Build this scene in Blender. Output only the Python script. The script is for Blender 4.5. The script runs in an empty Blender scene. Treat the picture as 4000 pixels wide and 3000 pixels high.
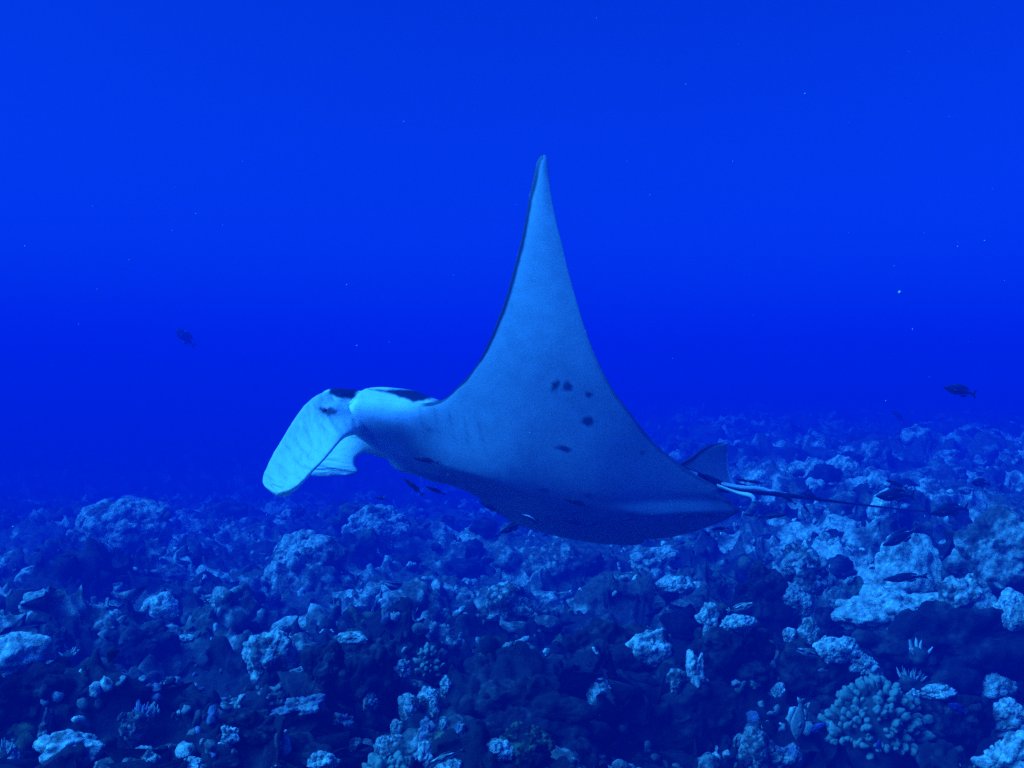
import bpy, bmesh, math, random
import numpy as np
from mathutils import Vector, Matrix, Euler

# ------------------------------------------------------------------ camera, light, exposure
scene = bpy.context.scene
COL = scene.collection
CAM_Z = 1.2
HFOV = math.radians(55.0)
FPX = 2000.0 / math.tan(HFOV / 2)          # focal length in pixels of the 4000 px wide photograph

cam_data = bpy.data.cameras.new("camera")
cam_data.sensor_width = 36.0
cam_data.lens = 18.0 / math.tan(HFOV / 2)
cam_data.clip_start = 0.05
cam_data.clip_end = 400.0
camera = bpy.data.objects.new("camera", cam_data)
COL.objects.link(camera)
camera.location = (0, 0, CAM_Z)
camera.rotation_euler = (math.radians(90), 0, 0)
scene.camera = camera

SUN_DIR = Vector((-0.68, -0.20, 0.70)).normalized()   # towards the sun
world = bpy.data.worlds.new("World")
scene.world = world
world.use_nodes = True
wn, wl = world.node_tree.nodes, world.node_tree.links
wn.clear()
w_out = wn.new("ShaderNodeOutputWorld")
w_bg = wn.new("ShaderNodeBackground")
w_mul = wn.new("ShaderNodeMix"); w_mul.data_type = 'RGBA'; w_mul.blend_type = 'MULTIPLY'
w_mul.inputs[0].default_value = 1.0
w_sky = wn.new("ShaderNodeTexSky")
w_sky.sky_type = 'NISHITA'
w_sky.sun_disc = False
w_sky.sun_elevation = math.asin(SUN_DIR.z)
w_sky.sun_rotation = math.atan2(SUN_DIR.x, SUN_DIR.y)
# daylight as it arrives through metres of sea water: red gone, green weak
w_mul.inputs[7].default_value = (0.003, 0.125, 0.98, 1)
wl.new(w_sky.outputs[0], w_mul.inputs[6])
wl.new(w_mul.outputs[2], w_bg.inputs[0])
w_bg.inputs[1].default_value = 0.05
wl.new(w_bg.outputs[0], w_out.inputs[0])

sun_data = bpy.data.lights.new("sun", 'SUN')
sun_data.energy = 5.0
sun_data.angle = math.radians(55.0)                   # softened by the rippled surface
sun_data.color = (0.019, 0.335, 1.0)                 # the same filtering as the sky
sun = bpy.data.objects.new("sun", sun_data)
COL.objects.link(sun)
sun.location = (-20, 0, 30)
sun.rotation_euler = (-SUN_DIR).to_track_quat('-Z', 'Y').to_euler()

vs = scene.view_settings
vs.view_transform = 'Standard'
vs.look = 'None'
vs.gamma = 1.0
vs.use_curve_mapping = False
vs.exposure = 1.78

cy = scene.cycles
cy.use_denoising = False
cy.max_bounces = 6
cy.diffuse_bounces = 3
cy.glossy_bounces = 1
cy.transmission_bounces = 2
cy.volume_bounces = 3
cy.transparent_max_bounces = 8

# ------------------------------------------------------------------ helpers
def tag(o, label=None, cat=None, group=None, kind=None):
    if label: o["label"] = label
    if cat: o["category"] = cat
    if group: o["group"] = group
    if kind: o["kind"] = kind
    return o

def at(px, py, depth):
    return np.array([(px - 2000.0) / FPX * depth, depth, CAM_Z - (py - 1500.0) / FPX * depth])

def np_mesh(name, V, F, col=None, smooth=True):
    """V (n,3); F (m,3) or (m,4) int array"""
    V = np.ascontiguousarray(V, dtype=np.float32)
    F = np.ascontiguousarray(F, dtype=np.int32)
    me = bpy.data.meshes.new(name)
    k = F.shape[1]
    me.vertices.add(len(V)); me.vertices.foreach_set("co", V.ravel())
    me.loops.add(F.size); me.loops.foreach_set("vertex_index", F.ravel())
    me.polygons.add(len(F))
    me.polygons.foreach_set("loop_start", np.arange(0, F.size, k, dtype=np.int32))
    me.polygons.foreach_set("loop_total", np.full(len(F), k, dtype=np.int32))
    me.update(calc_edges=True)
    me.validate()
    if smooth:
        me.polygons.foreach_set("use_smooth", np.ones(len(me.polygons), dtype=bool))
    if col is not None:
        a = me.color_attributes.new("Col", 'FLOAT_COLOR', 'POINT')
        c = np.ones((len(V), 4), dtype=np.float32); c[:, :3] = col
        a.data.foreach_set("color", c.ravel())
    return me

def obj(name, me, mat=None, parent=None):
    o = bpy.data.objects.new(name, me)
    COL.objects.link(o)
    if mat is not None and len(me.materials) == 0:
        me.materials.append(mat)
    if parent is not None:
        o.parent = parent
    return o

def empty(name, loc=(0, 0, 0), rot=None, scale=None):
    o = bpy.data.objects.new(name, None)
    o.empty_display_size = 0.05
    COL.objects.link(o)
    o.location = loc
    if rot is not None: o.rotation_euler = rot
    if scale is not None: o.scale = (scale, scale, scale)
    return o

def copy_tree(o, parent=None):
    c = o.copy(); COL.objects.link(c)
    c.parent = parent
    for ch in list(o.children): copy_tree(ch, c)
    return c

# ---- numpy noise
U = np.uint32
def _hash(ix, iy, iz, seed):
    with np.errstate(over='ignore'):
        h = (ix.astype(np.int64).astype(U) * U(0x8da6b343)) ^ (iy.astype(np.int64).astype(U) * U(0xd8163841)) \
            ^ (iz.astype(np.int64).astype(U) * U(0xcb1ab31f)) ^ U((seed * 2654435761) & 0xffffffff)
        h ^= h >> U(15); h = h * U(0x2c1b3c6d); h ^= h >> U(12); h = h * U(0x297a2d39); h ^= h >> U(15)
    return h

def vnoise(P, cell, seed=0):
    """smooth value noise in [-1, 1]"""
    Q = P / cell
    I = np.floor(Q); f = Q - I
    f = f * f * f * (f * (f * 6 - 15) + 10)
    I = I.astype(np.int64)
    r = 0
    for dx in (0, 1):
        wx = f[:, 0] if dx else 1 - f[:, 0]
        for dy in (0, 1):
            wy = f[:, 1] if dy else 1 - f[:, 1]
            for dz in (0, 1):
                wz = f[:, 2] if dz else 1 - f[:, 2]
                r = r + wx * wy * wz * (_hash(I[:, 0] + dx, I[:, 1] + dy, I[:, 2] + dz, seed) / 4294967295.0)
    return r * 2 - 1

def fbm(P, cell, octaves, seed=0, gain=0.5):
    r = 0; a = 1.0
    for k in range(octaves):
        r = r + a * vnoise(P, cell / 2 ** k, seed + 17 * k)
        a *= gain
    return r

def domes(P, cell, rmin, rmax, seed=0):
    """packed hemispheres: rounded knobs with sharp creases; height in metres; radii are fractions of the cell (max 0.7)"""
    Q = P / cell
    I = np.floor(Q - 0.5).astype(np.int64)
    out = np.zeros(len(P))
    for dx in (0, 1):
        for dy in (0, 1):
            for dz in (0, 1):
                jx, jy, jz = I[:, 0] + dx, I[:, 1] + dy, I[:, 2] + dz
                h = _hash(jx, jy, jz, seed)
                fx = jx + 0.2 + 0.6 * ((h & U(1023)) / 1023.0)
                fy = jy + 0.2 + 0.6 * (((h >> U(10)) & U(1023)) / 1023.0)
                fz = jz + 0.2 + 0.6 * (((h >> U(20)) & U(1023)) / 1023.0)
                rad = rmin + (rmax - rmin) * ((h >> U(5)) & U(255)) / 255.0
                d2 = (Q[:, 0] - fx) ** 2 + (Q[:, 1] - fy) ** 2 + (Q[:, 2] - fz) ** 2
                v = np.sqrt(np.maximum(rad * rad - d2, 0))
                np.maximum(out, v, out=out)
    return out * cell

def sstep(a, b, x):
    t = np.clip((x - a) / (b - a), 0, 1)
    return t * t * (3 - 2 * t)

_ico = {}
def ico(sub):
    if sub not in _ico:
        bm = bmesh.new()
        bmesh.ops.create_icosphere(bm, subdivisions=sub, radius=1.0)
        V = np.array([v.co[:] for v in bm.verts]); F = np.array([[v.index for v in f.verts] for f in bm.faces])
        bm.free(); _ico[sub] = (V, F)
    V, F = _ico[sub]
    return V.copy(), F

def normals(V, F):
    n = np.zeros_like(V)
    a, b, c = V[F[:, 0]], V[F[:, 1]], V[F[:, 2]]
    fn = np.cross(b - a, c - a)
    for k in range(3):
        for d in range(3):
            n[:, d] += np.bincount(F[:, k], fn[:, d], minlength=len(V))
    return n / (np.linalg.norm(n, axis=1, keepdims=True) + 1e-12)

# ------------------------------------------------------------------ materials
def mat_vcol(name, rough=0.9, spec=0.3, noise_scale=0, noise_amt=0.0, bump=0.0, bump_scale=60, translucent=0.0, polyp=0):
    m = bpy.data.materials.new(name); m.use_nodes = True
    nt = m.node_tree; n, l = nt.nodes, nt.links
    b = n["Principled BSDF"]; out = n["Material Output"]
    b.inputs["Roughness"].default_value = rough
    b.inputs["Specular IOR Level"].default_value = spec
    a = n.new("ShaderNodeVertexColor"); a.layer_name = "Col"
    src = a.outputs[0]
    tc = n.new("ShaderNodeTexCoord")
    if noise_scale:
        t = n.new("ShaderNodeTexNoise"); t.inputs["Scale"].default_value = noise_scale
        t.inputs["Detail"].default_value = 6; t.inputs["Roughness"].default_value = 0.65
        l.new(tc.outputs["Object"], t.inputs["Vector"])
        r = n.new("ShaderNodeMapRange")
        r.inputs[1].default_value = 0.3; r.inputs[2].default_value = 0.7
        r.inputs[3].default_value = 1 - noise_amt; r.inputs[4].default_value = 1 + noise_amt
        l.new(t.outputs[0], r.inputs[0])
        mx = n.new("ShaderNodeMix"); mx.data_type = 'RGBA'; mx.blend_type = 'MULTIPLY'; mx.inputs[0].default_value = 1
        l.new(src, mx.inputs[6]); l.new(r.outputs[0], mx.inputs[7])
        src = mx.outputs[2]
    if polyp:
        vo = n.new("ShaderNodeTexVoronoi"); vo.inputs["Scale"].default_value = polyp
        l.new(tc.outputs["Object"], vo.inputs["Vector"])
        vr = n.new("ShaderNodeMapRange"); vr.inputs[1].default_value = 0.0; vr.inputs[2].default_value = 0.75
        vr.inputs[3].default_value = 1.45; vr.inputs[4].default_value = 0.35
        l.new(vo.outputs["Distance"], vr.inputs[0])
        mx2 = n.new("ShaderNodeMix"); mx2.data_type = 'RGBA'; mx2.blend_type = 'MULTIPLY'; mx2.inputs[0].default_value = 0.5
        l.new(src, mx2.inputs[6]); l.new(vr.outputs[0], mx2.inputs[7])
        src = mx2.outputs[2]
    l.new(src, b.inputs["Base Color"])
    if bump:
        t2 = n.new("ShaderNodeTexNoise"); t2.inputs["Scale"].default_value = bump_scale
        t2.inputs["Detail"].default_value = 8; t2.inputs["Roughness"].default_value = 0.7
        l.new(tc.outputs["Object"], t2.inputs["Vector"])
        bp = n.new("ShaderNodeBump"); bp.inputs["Strength"].default_value = 1.0; bp.inputs["Distance"].default_value = bump
        l.new(t2.outputs[0], bp.inputs["Height"]); l.new(bp.outputs[0], b.inputs["Normal"])
    if translucent:
        tr = n.new("ShaderNodeBsdfTranslucent"); l.new(src, tr.inputs[0])
        mix = n.new("ShaderNodeMixShader"); mix.inputs[0].default_value = translucent
        l.new(b.outputs[0], mix.inputs[1]); l.new(tr.outputs[0], mix.inputs[2]); l.new(mix.outputs[0], out.inputs[0])
    return m

def mat_plain(name, col, rough=0.6, spec=0.4, scale=40, amt=0.25, coat=0.0, translucent=0.0):
    m = bpy.data.materials.new(name); m.use_nodes = True
    nt = m.node_tree; n, l = nt.nodes, nt.links
    b = n["Principled BSDF"]; out = n["Material Output"]
    b.inputs["Roughness"].default_value = rough
    b.inputs["Specular IOR Level"].default_value = spec
    tc = n.new("ShaderNodeTexCoord")
    t = n.new("ShaderNodeTexNoise"); t.inputs["Scale"].default_value = scale; t.inputs["Detail"].default_value = 5
    l.new(tc.outputs["Object"], t.inputs["Vector"])
    r = n.new("ShaderNodeValToRGB")
    c0 = [c * (1 - amt) for c in col]; c1 = [min(1, c * (1 + amt)) for c in col]
    r.color_ramp.elements[0].position = 0.3; r.color_ramp.elements[0].color = (*c0, 1)
    r.color_ramp.elements[1].position = 0.7; r.color_ramp.elements[1].color = (*c1, 1)
    l.new(t.outputs[0], r.inputs[0]); l.new(r.outputs[0], b.inputs["Base Color"])
    if translucent:
        tr = n.new("ShaderNodeBsdfTranslucent"); l.new(r.outputs[0], tr.inputs[0])
        mix = n.new("ShaderNodeMixShader"); mix.inputs[0].default_value = translucent
        l.new(b.outputs[0], mix.inputs[1]); l.new(tr.outputs[0], mix.inputs[2]); l.new(mix.outputs[0], out.inputs[0])
    return m

REEF = mat_vcol("reef_rock", rough=0.85, spec=0.35, noise_scale=26, noise_amt=0.6, bump=0.018, bump_scale=38, polyp=42)
SKIN = mat_vcol("manta_skin", rough=0.45, spec=0.3, noise_scale=16, noise_amt=0.13, bump=0.0006, bump_scale=90)
FIN = mat_vcol("manta_fin_skin", rough=0.5, spec=0.3, noise_scale=14, noise_amt=0.06, bump=0.002, bump_scale=60, translucent=0.25)

# ------------------------------------------------------------------ water: one closed volume from below the reef to the surface
WATER_TOP = 3.7
m = bpy.data.materials.new("sea_water"); m.use_nodes = True
nt = m.node_tree; nt.nodes.clear()
wo = nt.nodes.new("ShaderNodeOutputMaterial")
pv = nt.nodes.new("ShaderNodeVolumePrincipled")
pv.inputs["Color"].default_value = (0.0006, 0.046, 0.47, 1)
pv.inputs["Density"].default_value = 0.085
pv.inputs["Anisotropy"].default_value = 0.0
nt.links.new(pv.outputs[0], wo.inputs["Volume"])
bm = bmesh.new(); bmesh.ops.create_cube(bm, size=1.0)
for v in bm.verts:
    v.co.x *= 150; v.co.y *= 150
    v.co.z = WATER_TOP if v.co.z > 0 else -6.0
me = bpy.data.meshes.new("haze"); bm.to_mesh(me); bm.free()
haze = obj("haze", me, m)
tag(haze, "clear deep blue sea water filling the whole view", kind="stuff")
# ------------------------------------------------------------------ reef floor
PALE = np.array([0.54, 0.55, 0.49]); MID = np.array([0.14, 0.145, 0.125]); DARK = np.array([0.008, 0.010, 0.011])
OLIVE = np.array([0.10, 0.13, 0.055]); VIOLET = np.array([0.22, 0.20, 0.29])

ROCK_STYLE = {  # low-frequency warp, three knob amplitudes, pit amplitude
    'smooth': (0.22, 0.14, 0.10, 0.06, 0.06), 'knobby': (0.28, 0.40, 0.32, 0.16, 0.0), 'pitted': (0.30, 0.20, 0.18, 0.10, 0.20), 'craggy': (0.42, 0.42, 0.30, 0.16, 0.08),
    'spiky': (0.60, 0.35, 0.30, 0.15, 0.05), 'rough': (0.38, 0.30, 0.24, 0.13, 0.12)}
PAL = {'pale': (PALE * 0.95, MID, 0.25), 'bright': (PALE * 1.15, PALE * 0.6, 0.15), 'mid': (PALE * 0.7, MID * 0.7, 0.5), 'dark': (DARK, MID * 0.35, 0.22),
       'olive': (OLIVE, DARK, 0.4), 'violet': (VIOLET, PALE * 0.6, 0.4), 'green': (np.array([0.36, 0.46, 0.30]), PALE * 0.6, 0.3)}

def rock_arrays(half, style, pal, seed, sub):
    V, F = ico(sub)
    off = np.array([seed * 3.17, seed * 1.31, -seed * 2.3])
    wv, a1, a2, a3, pit = ROCK_STYLE[style]
    V = V * (1 + wv * fbm(V + off, 1.1, 2, 11) + wv * 0.8 * fbm(V + off, 0.5, 2, 12))[:, None]
    V = V * half
    s = float(np.mean(half))
    N = normals(V, F)
    Pn = V / s + off
    W = Pn + 0.10 * np.stack([vnoise(Pn, 0.35, 34), vnoise(Pn, 0.35, 35), vnoise(Pn, 0.35, 36)], 1)
    d = a1 * domes(W, 0.62, 0.3, 0.68, 21) - pit * domes(W + 5.3, 0.42, 0.12, 0.55, 27) * sstep(-0.2, 0.2, vnoise(Pn, 0.6, 28))
    V = V + N * (d / 0.60 * 0.42 * s)[:, None]
    N = normals(V, F)
    d = a2 * domes(W, 0.27, 0.3, 0.68, 22) * (0.3 + 0.7 * sstep(-0.3, 0.3, vnoise(Pn, 0.5, 26)))
    d = d + a3 * domes(W, 0.115, 0.3, 0.68, 23) * 1.5 + 0.12 * (a2 + a3) * fbm(Pn, 0.14, 3, 24)
    V = V + N * (d / 0.60 * 0.5 * s)[:, None]
    c0, c1, th = PAL[pal]
    n = fbm(Pn, 0.6, 4, 29, 0.65)
    w = sstep(0.95 - 2 * th, 1.25 - 2 * th, n + 0.35 * vnoise(Pn, 0.12, 30) + 0.35)[:, None]
    col = c0 * (1 - w) + c1 * w
    col = col * (1 + 0.25 * vnoise(Pn, 0.2, 33))[:, None]
    return V, F, np.clip(col, 0.005, 0.9)

def rock_mesh(name, half, style, pal, seed, sub):
    V, F, col = rock_arrays(half, style, pal, seed, sub)
    return np_mesh(name, V, F, col)

def base_height(X, Y):
    # the reef falls away in the middle and on the left, and climbs again far off on the right
    right = sstep(-1.5, 3.5, X - 0.08 * (Y - 4))
    z = -0.088 * np.clip(Y - 3.2, 0, 30) * (1 - right)
    z = z + 0.06 * sstep(4.0, 8.0, Y) * right - 0.004 * np.clip(Y - 8.0, 0, 25) * right
    return z

def reef_points(X, Y):
    P = np.stack([X, Y, np.zeros_like(X)], 1)
    R = np.hypot(X, Y)
    z = base_height(X, Y)
    z = z + 0.16 * fbm(P, 1.6, 3, 5)
    W = P + 0.12 * np.stack([vnoise(P, 0.45, 31), vnoise(P, 0.45, 32), np.zeros_like(X)], 1)
    z = z + 0.16 * fbm(W, 0.55, 2, 7)
    return P, z, R

# nearest depth already built, on a coarse grid over the view: lets every coral be set down on what is really there
SEEN = np.full((312, 400), np.inf)
def seen_splat(V):
    V = V[V[:, 1] > 1.2]
    cx = ((2000 + FPX * V[:, 0] / V[:, 1]) / 10).astype(int); cy_ = ((1500 - FPX * (V[:, 2] - CAM_Z) / V[:, 1]) / 10).astype(int)
    ok = (cx >= 0) & (cx < 400) & (cy_ >= 0) & (cy_ < 312)
    np.minimum.at(SEEN, (cy_[ok], cx[ok]), V[ok, 1])
def seen_depth(x0, y0, x1, y1, pct):
    a = SEEN[max(0, int(y0 / 10)):min(312, int(y1 / 10) + 1), max(0, int(x0 / 10)):min(400, int(x1 / 10) + 1)]
    a = a[np.isfinite(a)]
    return float(np.percentile(a, pct)) if a.size else 8.0

NDENSE = 640
# places where a single coral stands clear of the rough floor: x, y, free radius
HERO_SPOTS = [(1.20, 3.25, 0.24), (1.36, 3.5, 0.12), (-0.35, 3.95, 0.12), (-1.30, 3.5, 0.15), (-0.4, 2.95, 0.1), (0.95, 3.2, 0.1)]
def build_reef():
    dense = np.radians(np.linspace(-41, 41, NDENSE))
    coarse = np.radians(np.linspace(41, 319, 130))[1:-1]
    th = np.concatenate([dense, coarse])
    rr = np.concatenate([np.linspace(0.25, 1.9, 16)[:-1], np.geomspace(1.9, 34.0, 860), np.geomspace(34.0, 72.0, 20)[1:]])
    nt_, nr = len(th), len(rr)
    T, Rr = np.meshgrid(th, rr, indexing='xy')
    X = (Rr * np.sin(T)).ravel(); Y = (Rr * np.cos(T)).ravel()
    P, z, R = reef_points(X, Y)
    P = P.copy(); P[:, 2] = z
    i = np.arange(nr - 1)[:, None]; j = np.arange(nt_)[None, :]
    j2 = (j + 1) % nt_
    quads = np.stack([i * nt_ + j, (i + 1) * nt_ + j, (i + 1) * nt_ + j2, i * nt_ + j2], -1).reshape(-1, 4)[:, ::-1]
    tri = np.concatenate([quads[:, [0, 1, 2]], quads[:, [0, 2, 3]]])
    N = normals(P, tri)
    if N[:, 2].mean() < 0:
        N = -N; quads = quads[:, ::-1]
    # knobs grow along the normal of the coarse shape, so steep faces bulge and undercut
    m1 = 0.45 + 0.55 * sstep(-0.25, 0.35, vnoise(P, 0.9, 41))
    m2 = 0.3 + 0.7 * sstep(-0.3, 0.3, vnoise(P, 0.5, 42))
    def soft(Pq, cell, seed):       # rounded swellings with bounded slope
        h = domes(Pq, cell, 0.30, 0.68, seed) / cell
        return h * h / 0.68 * cell
    Wp = P + 0.06 * np.stack([vnoise(P, 0.2, 64), vnoise(P, 0.2, 65), vnoise(P, 0.2, 66)], 1)
    N[:, :2] *= 0.4; N /= np.linalg.norm(N, axis=1, keepdims=True)
    d = 1.1 * m1 * soft(Wp, 0.36, 51)
    P = P + N * d[:, None]
    N = normals(P, tri); N[N[:, 2] < 0] *= -1; N[:, :2] *= 0.22; N /= np.linalg.norm(N, axis=1, keepdims=True)
    Q = P + 0.03 * np.stack([vnoise(P, 0.1, 61), vnoise(P, 0.1, 62), vnoise(P, 0.1, 63)], 1)
    d2 = 1.25 * m2 * soft(Q, 0.14, 52)
    P = P + N * d2[:, None]
    near = sstep(20.0, 8.0, R)
    d3 = 1.0 * soft(Q, 0.075, 53) * near
    d4 = 0.010 * fbm(Q, 0.06, 2, 71) * near
    N = normals(P, tri); N[N[:, 2] < 0] *= -1; N[:, :2] *= 0.22; N /= np.linalg.norm(N, axis=1, keepdims=True)
    P = P + N * (d3 + d4 - 0.10)[:, None]
    # far away beyond sight only the broad swell is left
    # colour: encrusted pale rock, bare grey rock, dark turf
    c = fbm(P, 0.75, 4, 81, 0.6) * 0.8 + 0.45 * vnoise(P, 0.11, 85)
    w = sstep(0.20, 0.52, c + 0.25 * vnoise(P, 0.05, 86))[:, None]
    dk = sstep(0.05, 0.35, fbm(P, 1.1, 3, 91) + 0.25 * vnoise(P, 0.12, 92))[:, None]
    ol = sstep(0.35, 0.6, fbm(P, 0.6, 3, 95))[:, None]
    col = MID * 0.55 * (1 - w) + PALE * 0.95 * w
    col = col * (1 - 0.85 * dk) + DARK * 0.85 * dk
    col = col * (1 - 0.6 * ol) + OLIVE * 0.6 * ol
    # foreground belt is darkened in noise patches
    belt = (sstep(5.8, 4.4, R) * sstep(-0.95, -0.35, vnoise(P, 0.7, 97) + 0.5 * vnoise(P, 0.15, 98)))[:, None]
    col = col * (1 - 0.95 * belt) + DARK * 0.95 * belt
    c0 = len(P)
    allP = [P, np.array([[0, 0, P[:nt_, 2].mean()]])]; allC = [col, DARK[None]]
    jj = np.arange(nt_)
    cap = np.stack([np.full(nt_, c0), (jj + 1) % nt_, jj], 1)
    allF = [np.concatenate([quads[:, [0, 1, 2]], quads[:, [0, 2, 3]]]), cap]
    # heads of rock that have grown out of the floor and belong to it
    rng = np.random.default_rng(3); base = c0 + 1; n = 0
    while n < 1000:
        a = math.radians(rng.uniform(-39, 39)); r = 2.7 * (21.0 / 2.7) ** rng.uniform()
        x, y = r * math.sin(a), r * math.cos(a)
        i0 = int(np.clip(np.searchsorted(rr, r), 2, nr - 3)); j0 = int(np.argmin(np.abs(th[:NDENSE] - a)))
        z0 = P[i0 * nt_ + j0, 2]
        s = 0.034 * math.exp(rng.normal(0.25, 0.5)) * (0.75 + 0.12 * r)
        if r < 4.6: s = min(s, 0.065)
        s = min(s, 0.16 + 0.014 * max(0.0, r - 6))
        if any(abs(x - hx) < hr and hy - 0.5 < y < hy + 0.15 for hx, hy, hr in HERO_SPOTS): continue
        half = s * np.array([rng.uniform(0.8, 1.4), rng.uniform(0.7, 1.3), rng.uniform(0.5, 1.05)])
        st = ('knobby', 'craggy', 'rough', 'spiky', 'pitted')[rng.integers(5)]
        pal = ('pale', 'mid', 'mid', 'dark', 'dark', 'pale', 'olive')[rng.integers(7)] if r > 4.6 else ('mid', 'dark', 'dark', 'dark', 'dark', 'dark', 'olive')[rng.integers(7)]
        sub = 4 if s / r > 0.011 else 3
        V, F, c = rock_arrays(half, st, pal, 1000 + n, sub)
        al = rng.uniform(0, 6.28); ca, sa = math.cos(al), math.sin(al)
        V = np.stack([V[:, 0] * ca - V[:, 1] * sa + x, V[:, 0] * sa + V[:, 1] * ca + y, V[:, 2] + z0 + half[2] * rng.uniform(-0.25, 0.3)], 1)
        allP.append(V); allC.append(c); allF.append(F + base); base += len(V); n += 1
    me = np_mesh("reef_floor", np.concatenate(allP), np.concatenate(allF), np.clip(np.concatenate(allC), 0.005, 0.9))
    o = obj("reef_floor", me, REEF)
    tag(o, "rugged coral reef floor fading into blue water", kind="structure")
    seen_splat(np.concatenate(allP))
    return P, th, rr, nt_

REEF_P, REEF_TH, REEF_R, REEF_NT = build_reef()

def ground_z(x, y):
    """highest reef point close to (x, y)"""
    t = math.atan2(x, y); r = math.hypot(x, y)
    j = int(np.argmin(np.abs(REEF_TH[:NDENSE] - t))); i = int(np.searchsorted(REEF_R, r))
    i = min(max(i, 2), len(REEF_R) - 3)
    zs = [REEF_P[(i + di) * REEF_NT + min(max(j + dj, 0), NDENSE - 1), 2] for di in (-2, 0, 2) for dj in (-2, 0, 2)]
    return float(np.median(zs))
# ------------------------------------------------------------------ manta ray
MANTA_C = np.array([0.13, 4.52, 0.84])                      # middle of the disc
FWD = np.array([-1.0, 0.08, 0.165]); FWD /= np.linalg.norm(FWD)

_ys = np.linspace(0, 2.2, 2201)
def _phi(a, sign):
    bend = 36.0 * sstep(0.10, 0.85, a) + 9.0 * sstep(0.85, 1.7, a)
    if sign < 0: bend = 55.0 * sstep(0.14, 0.85, a) + 9.0 * sstep(0.85, 1.7, a)
    return np.radians(53.0 + sign * bend)
def _curve(sign):
    ph = _phi(_ys, sign)
    dirs = np.stack([np.zeros_like(ph), -np.cos(ph), np.sin(ph)], 1) * sign
    seg = np.vstack([[0, 0, 0], np.cumsum(0.5 * (dirs[1:] + dirs[:-1]) * np.diff(_ys)[:, None], 0)])
    return MANTA_C + seg
_CL, _CR = _curve(1), _curve(-1)
def span_point(y):
    y = np.asarray(y, float); out = np.zeros(y.shape + (3,))
    a = np.abs(y)
    for d in range(3):
        out[..., d] = np.where(y >= 0, np.interp(a, _ys, _CL[:, d]), np.interp(a, _ys, _CR[:, d]))
    out[..., 0] -= 0.18 * np.clip(y, -0.35, 0.35)
    return out
def span_normal(y):
    a = np.abs(y); ph = np.where(np.asarray(y) >= 0, _phi(a, 1), _phi(a, -1))
    # dorsal direction: the span direction turned by 90 degrees, made square to the forward axis
    n = np.stack([np.zeros_like(ph), np.sin(ph), np.cos(ph)], -1)
    n = n - (n @ FWD)[..., None] * FWD
    return n / np.linalg.norm(n, axis=-1, keepdims=True)
def body_to_world(x, y, z):
    return span_point(y) + np.asarray(x)[..., None] * FWD + np.asarray(z)[..., None] * span_normal(y)
def project(P):
    return 2000 + FPX * P[..., 0] / P[..., 1], 1500 - FPX * (P[..., 2] - CAM_Z) / P[..., 1]

_gy, _gx = np.meshgrid(np.linspace(0.0, 1.8, 721), np.linspace(-1.3, 1.2, 1001), indexing='ij')
_gpx, _gpy = project(span_point(_gy) + _gx[..., None] * FWD)
def unproject(px, py):
    k = np.argmin((_gpx - px) ** 2 + (_gpy - py) ** 2)
    return float(_gx.ravel()[k]), float(_gy.ravel()[k])

LE_PX = [(1690, 1585), (1740, 1556), (1790, 1508), (1850, 1440), (1900, 1350), (1938, 1260), (1968, 1180), (1994, 1090), (2015, 1010),
         (2034, 930), (2052, 840), (2068, 750), (2083, 680), (2097, 625), (2110, 600), (2124, 591)]
TE_PX = [(2124, 591), (2136, 605), (2142, 650), (2149, 720), (2160, 790), (2178, 880), (2197, 960), (2218, 1050), (2243, 1140), (2272, 1240),
         (2305, 1340), (2345, 1430), (2400, 1528), (2470, 1625), (2555, 1730), (2640, 1803)]
le = [unproject(*p) for p in LE_PX]
te = [unproject(*p) for p in TE_PX][::-1]
YT = max(p[1] for p in le + te)
HEAD = [(0.90, 0.0), (0.925, 0.07), (0.965, 0.115), (0.995, 0.150), (0.995, 0.178), (0.955, 0.194), (0.90, 0.200), (0.85, 0.203), (0.80, 0.210), (0.70, 0.219), (0.62, 0.226), (0.54, 0.232)]
LE_ALL = HEAD + [p for p in le if p[1] > 0.236]
TAIL = [(-0.83, 0.0), (-0.82, 0.035), (-0.77, 0.06)]
TE_ALL = TAIL + [p for p in te if p[1] > 0.08]
def _mono(pts):
    ys, xs = [], []
    last = -1
    for x, y in pts:
        y = max(y, last + 0.004)
        xs.append(x); ys.append(y); last = y
    return np.array(ys), np.array(xs)
LEy, LEx = _mono(LE_ALL); TEy, TEx = _mono(TE_ALL)
YT = max(LEy[-1], TEy[-1]); LEy[-1] = TEy[-1] = YT; LEx[-1] = TEx[-1] = 0.5 * (LEx[-1] + TEx[-1])

def _smooth_poly(ys, xs, n=900):
    """Catmull-Rom through the points by arc length"""
    pts = np.stack([xs, ys], 1)
    s = np.concatenate([[0], np.cumsum(np.linalg.norm(np.diff(pts, axis=0), axis=1))])
    u = np.linspace(0, s[-1], n)
    out = np.zeros((n, 2))
    m = np.gradient(pts, s, axis=0)
    k = np.clip(np.searchsorted(s, u, side='right') - 1, 0, len(s) - 2)
    h = (s[k + 1] - s[k]); t = (u - s[k]) / h
    h00 = 2 * t**3 - 3 * t**2 + 1; h10 = t**3 - 2 * t**2 + t; h01 = -2 * t**3 + 3 * t**2; h11 = t**3 - t**2
    out = h00[:, None] * pts[k] + (h10 * h)[:, None] * m[k] + h01[:, None] * pts[k + 1] + (h11 * h)[:, None] * m[k + 1]
    return out
LE_S = _smooth_poly(LEy, LEx); TE_S = _smooth_poly(TEy, TEx)
LE_S[:, 1] = np.maximum.accumulate(LE_S[:, 1]); TE_S[:, 1] = np.maximum.accumulate(TE_S[:, 1])
def xLE(y): return np.interp(np.abs(y), LE_S[:, 1] + np.arange(len(LE_S)) * 1e-9, LE_S[:, 0])
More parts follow.
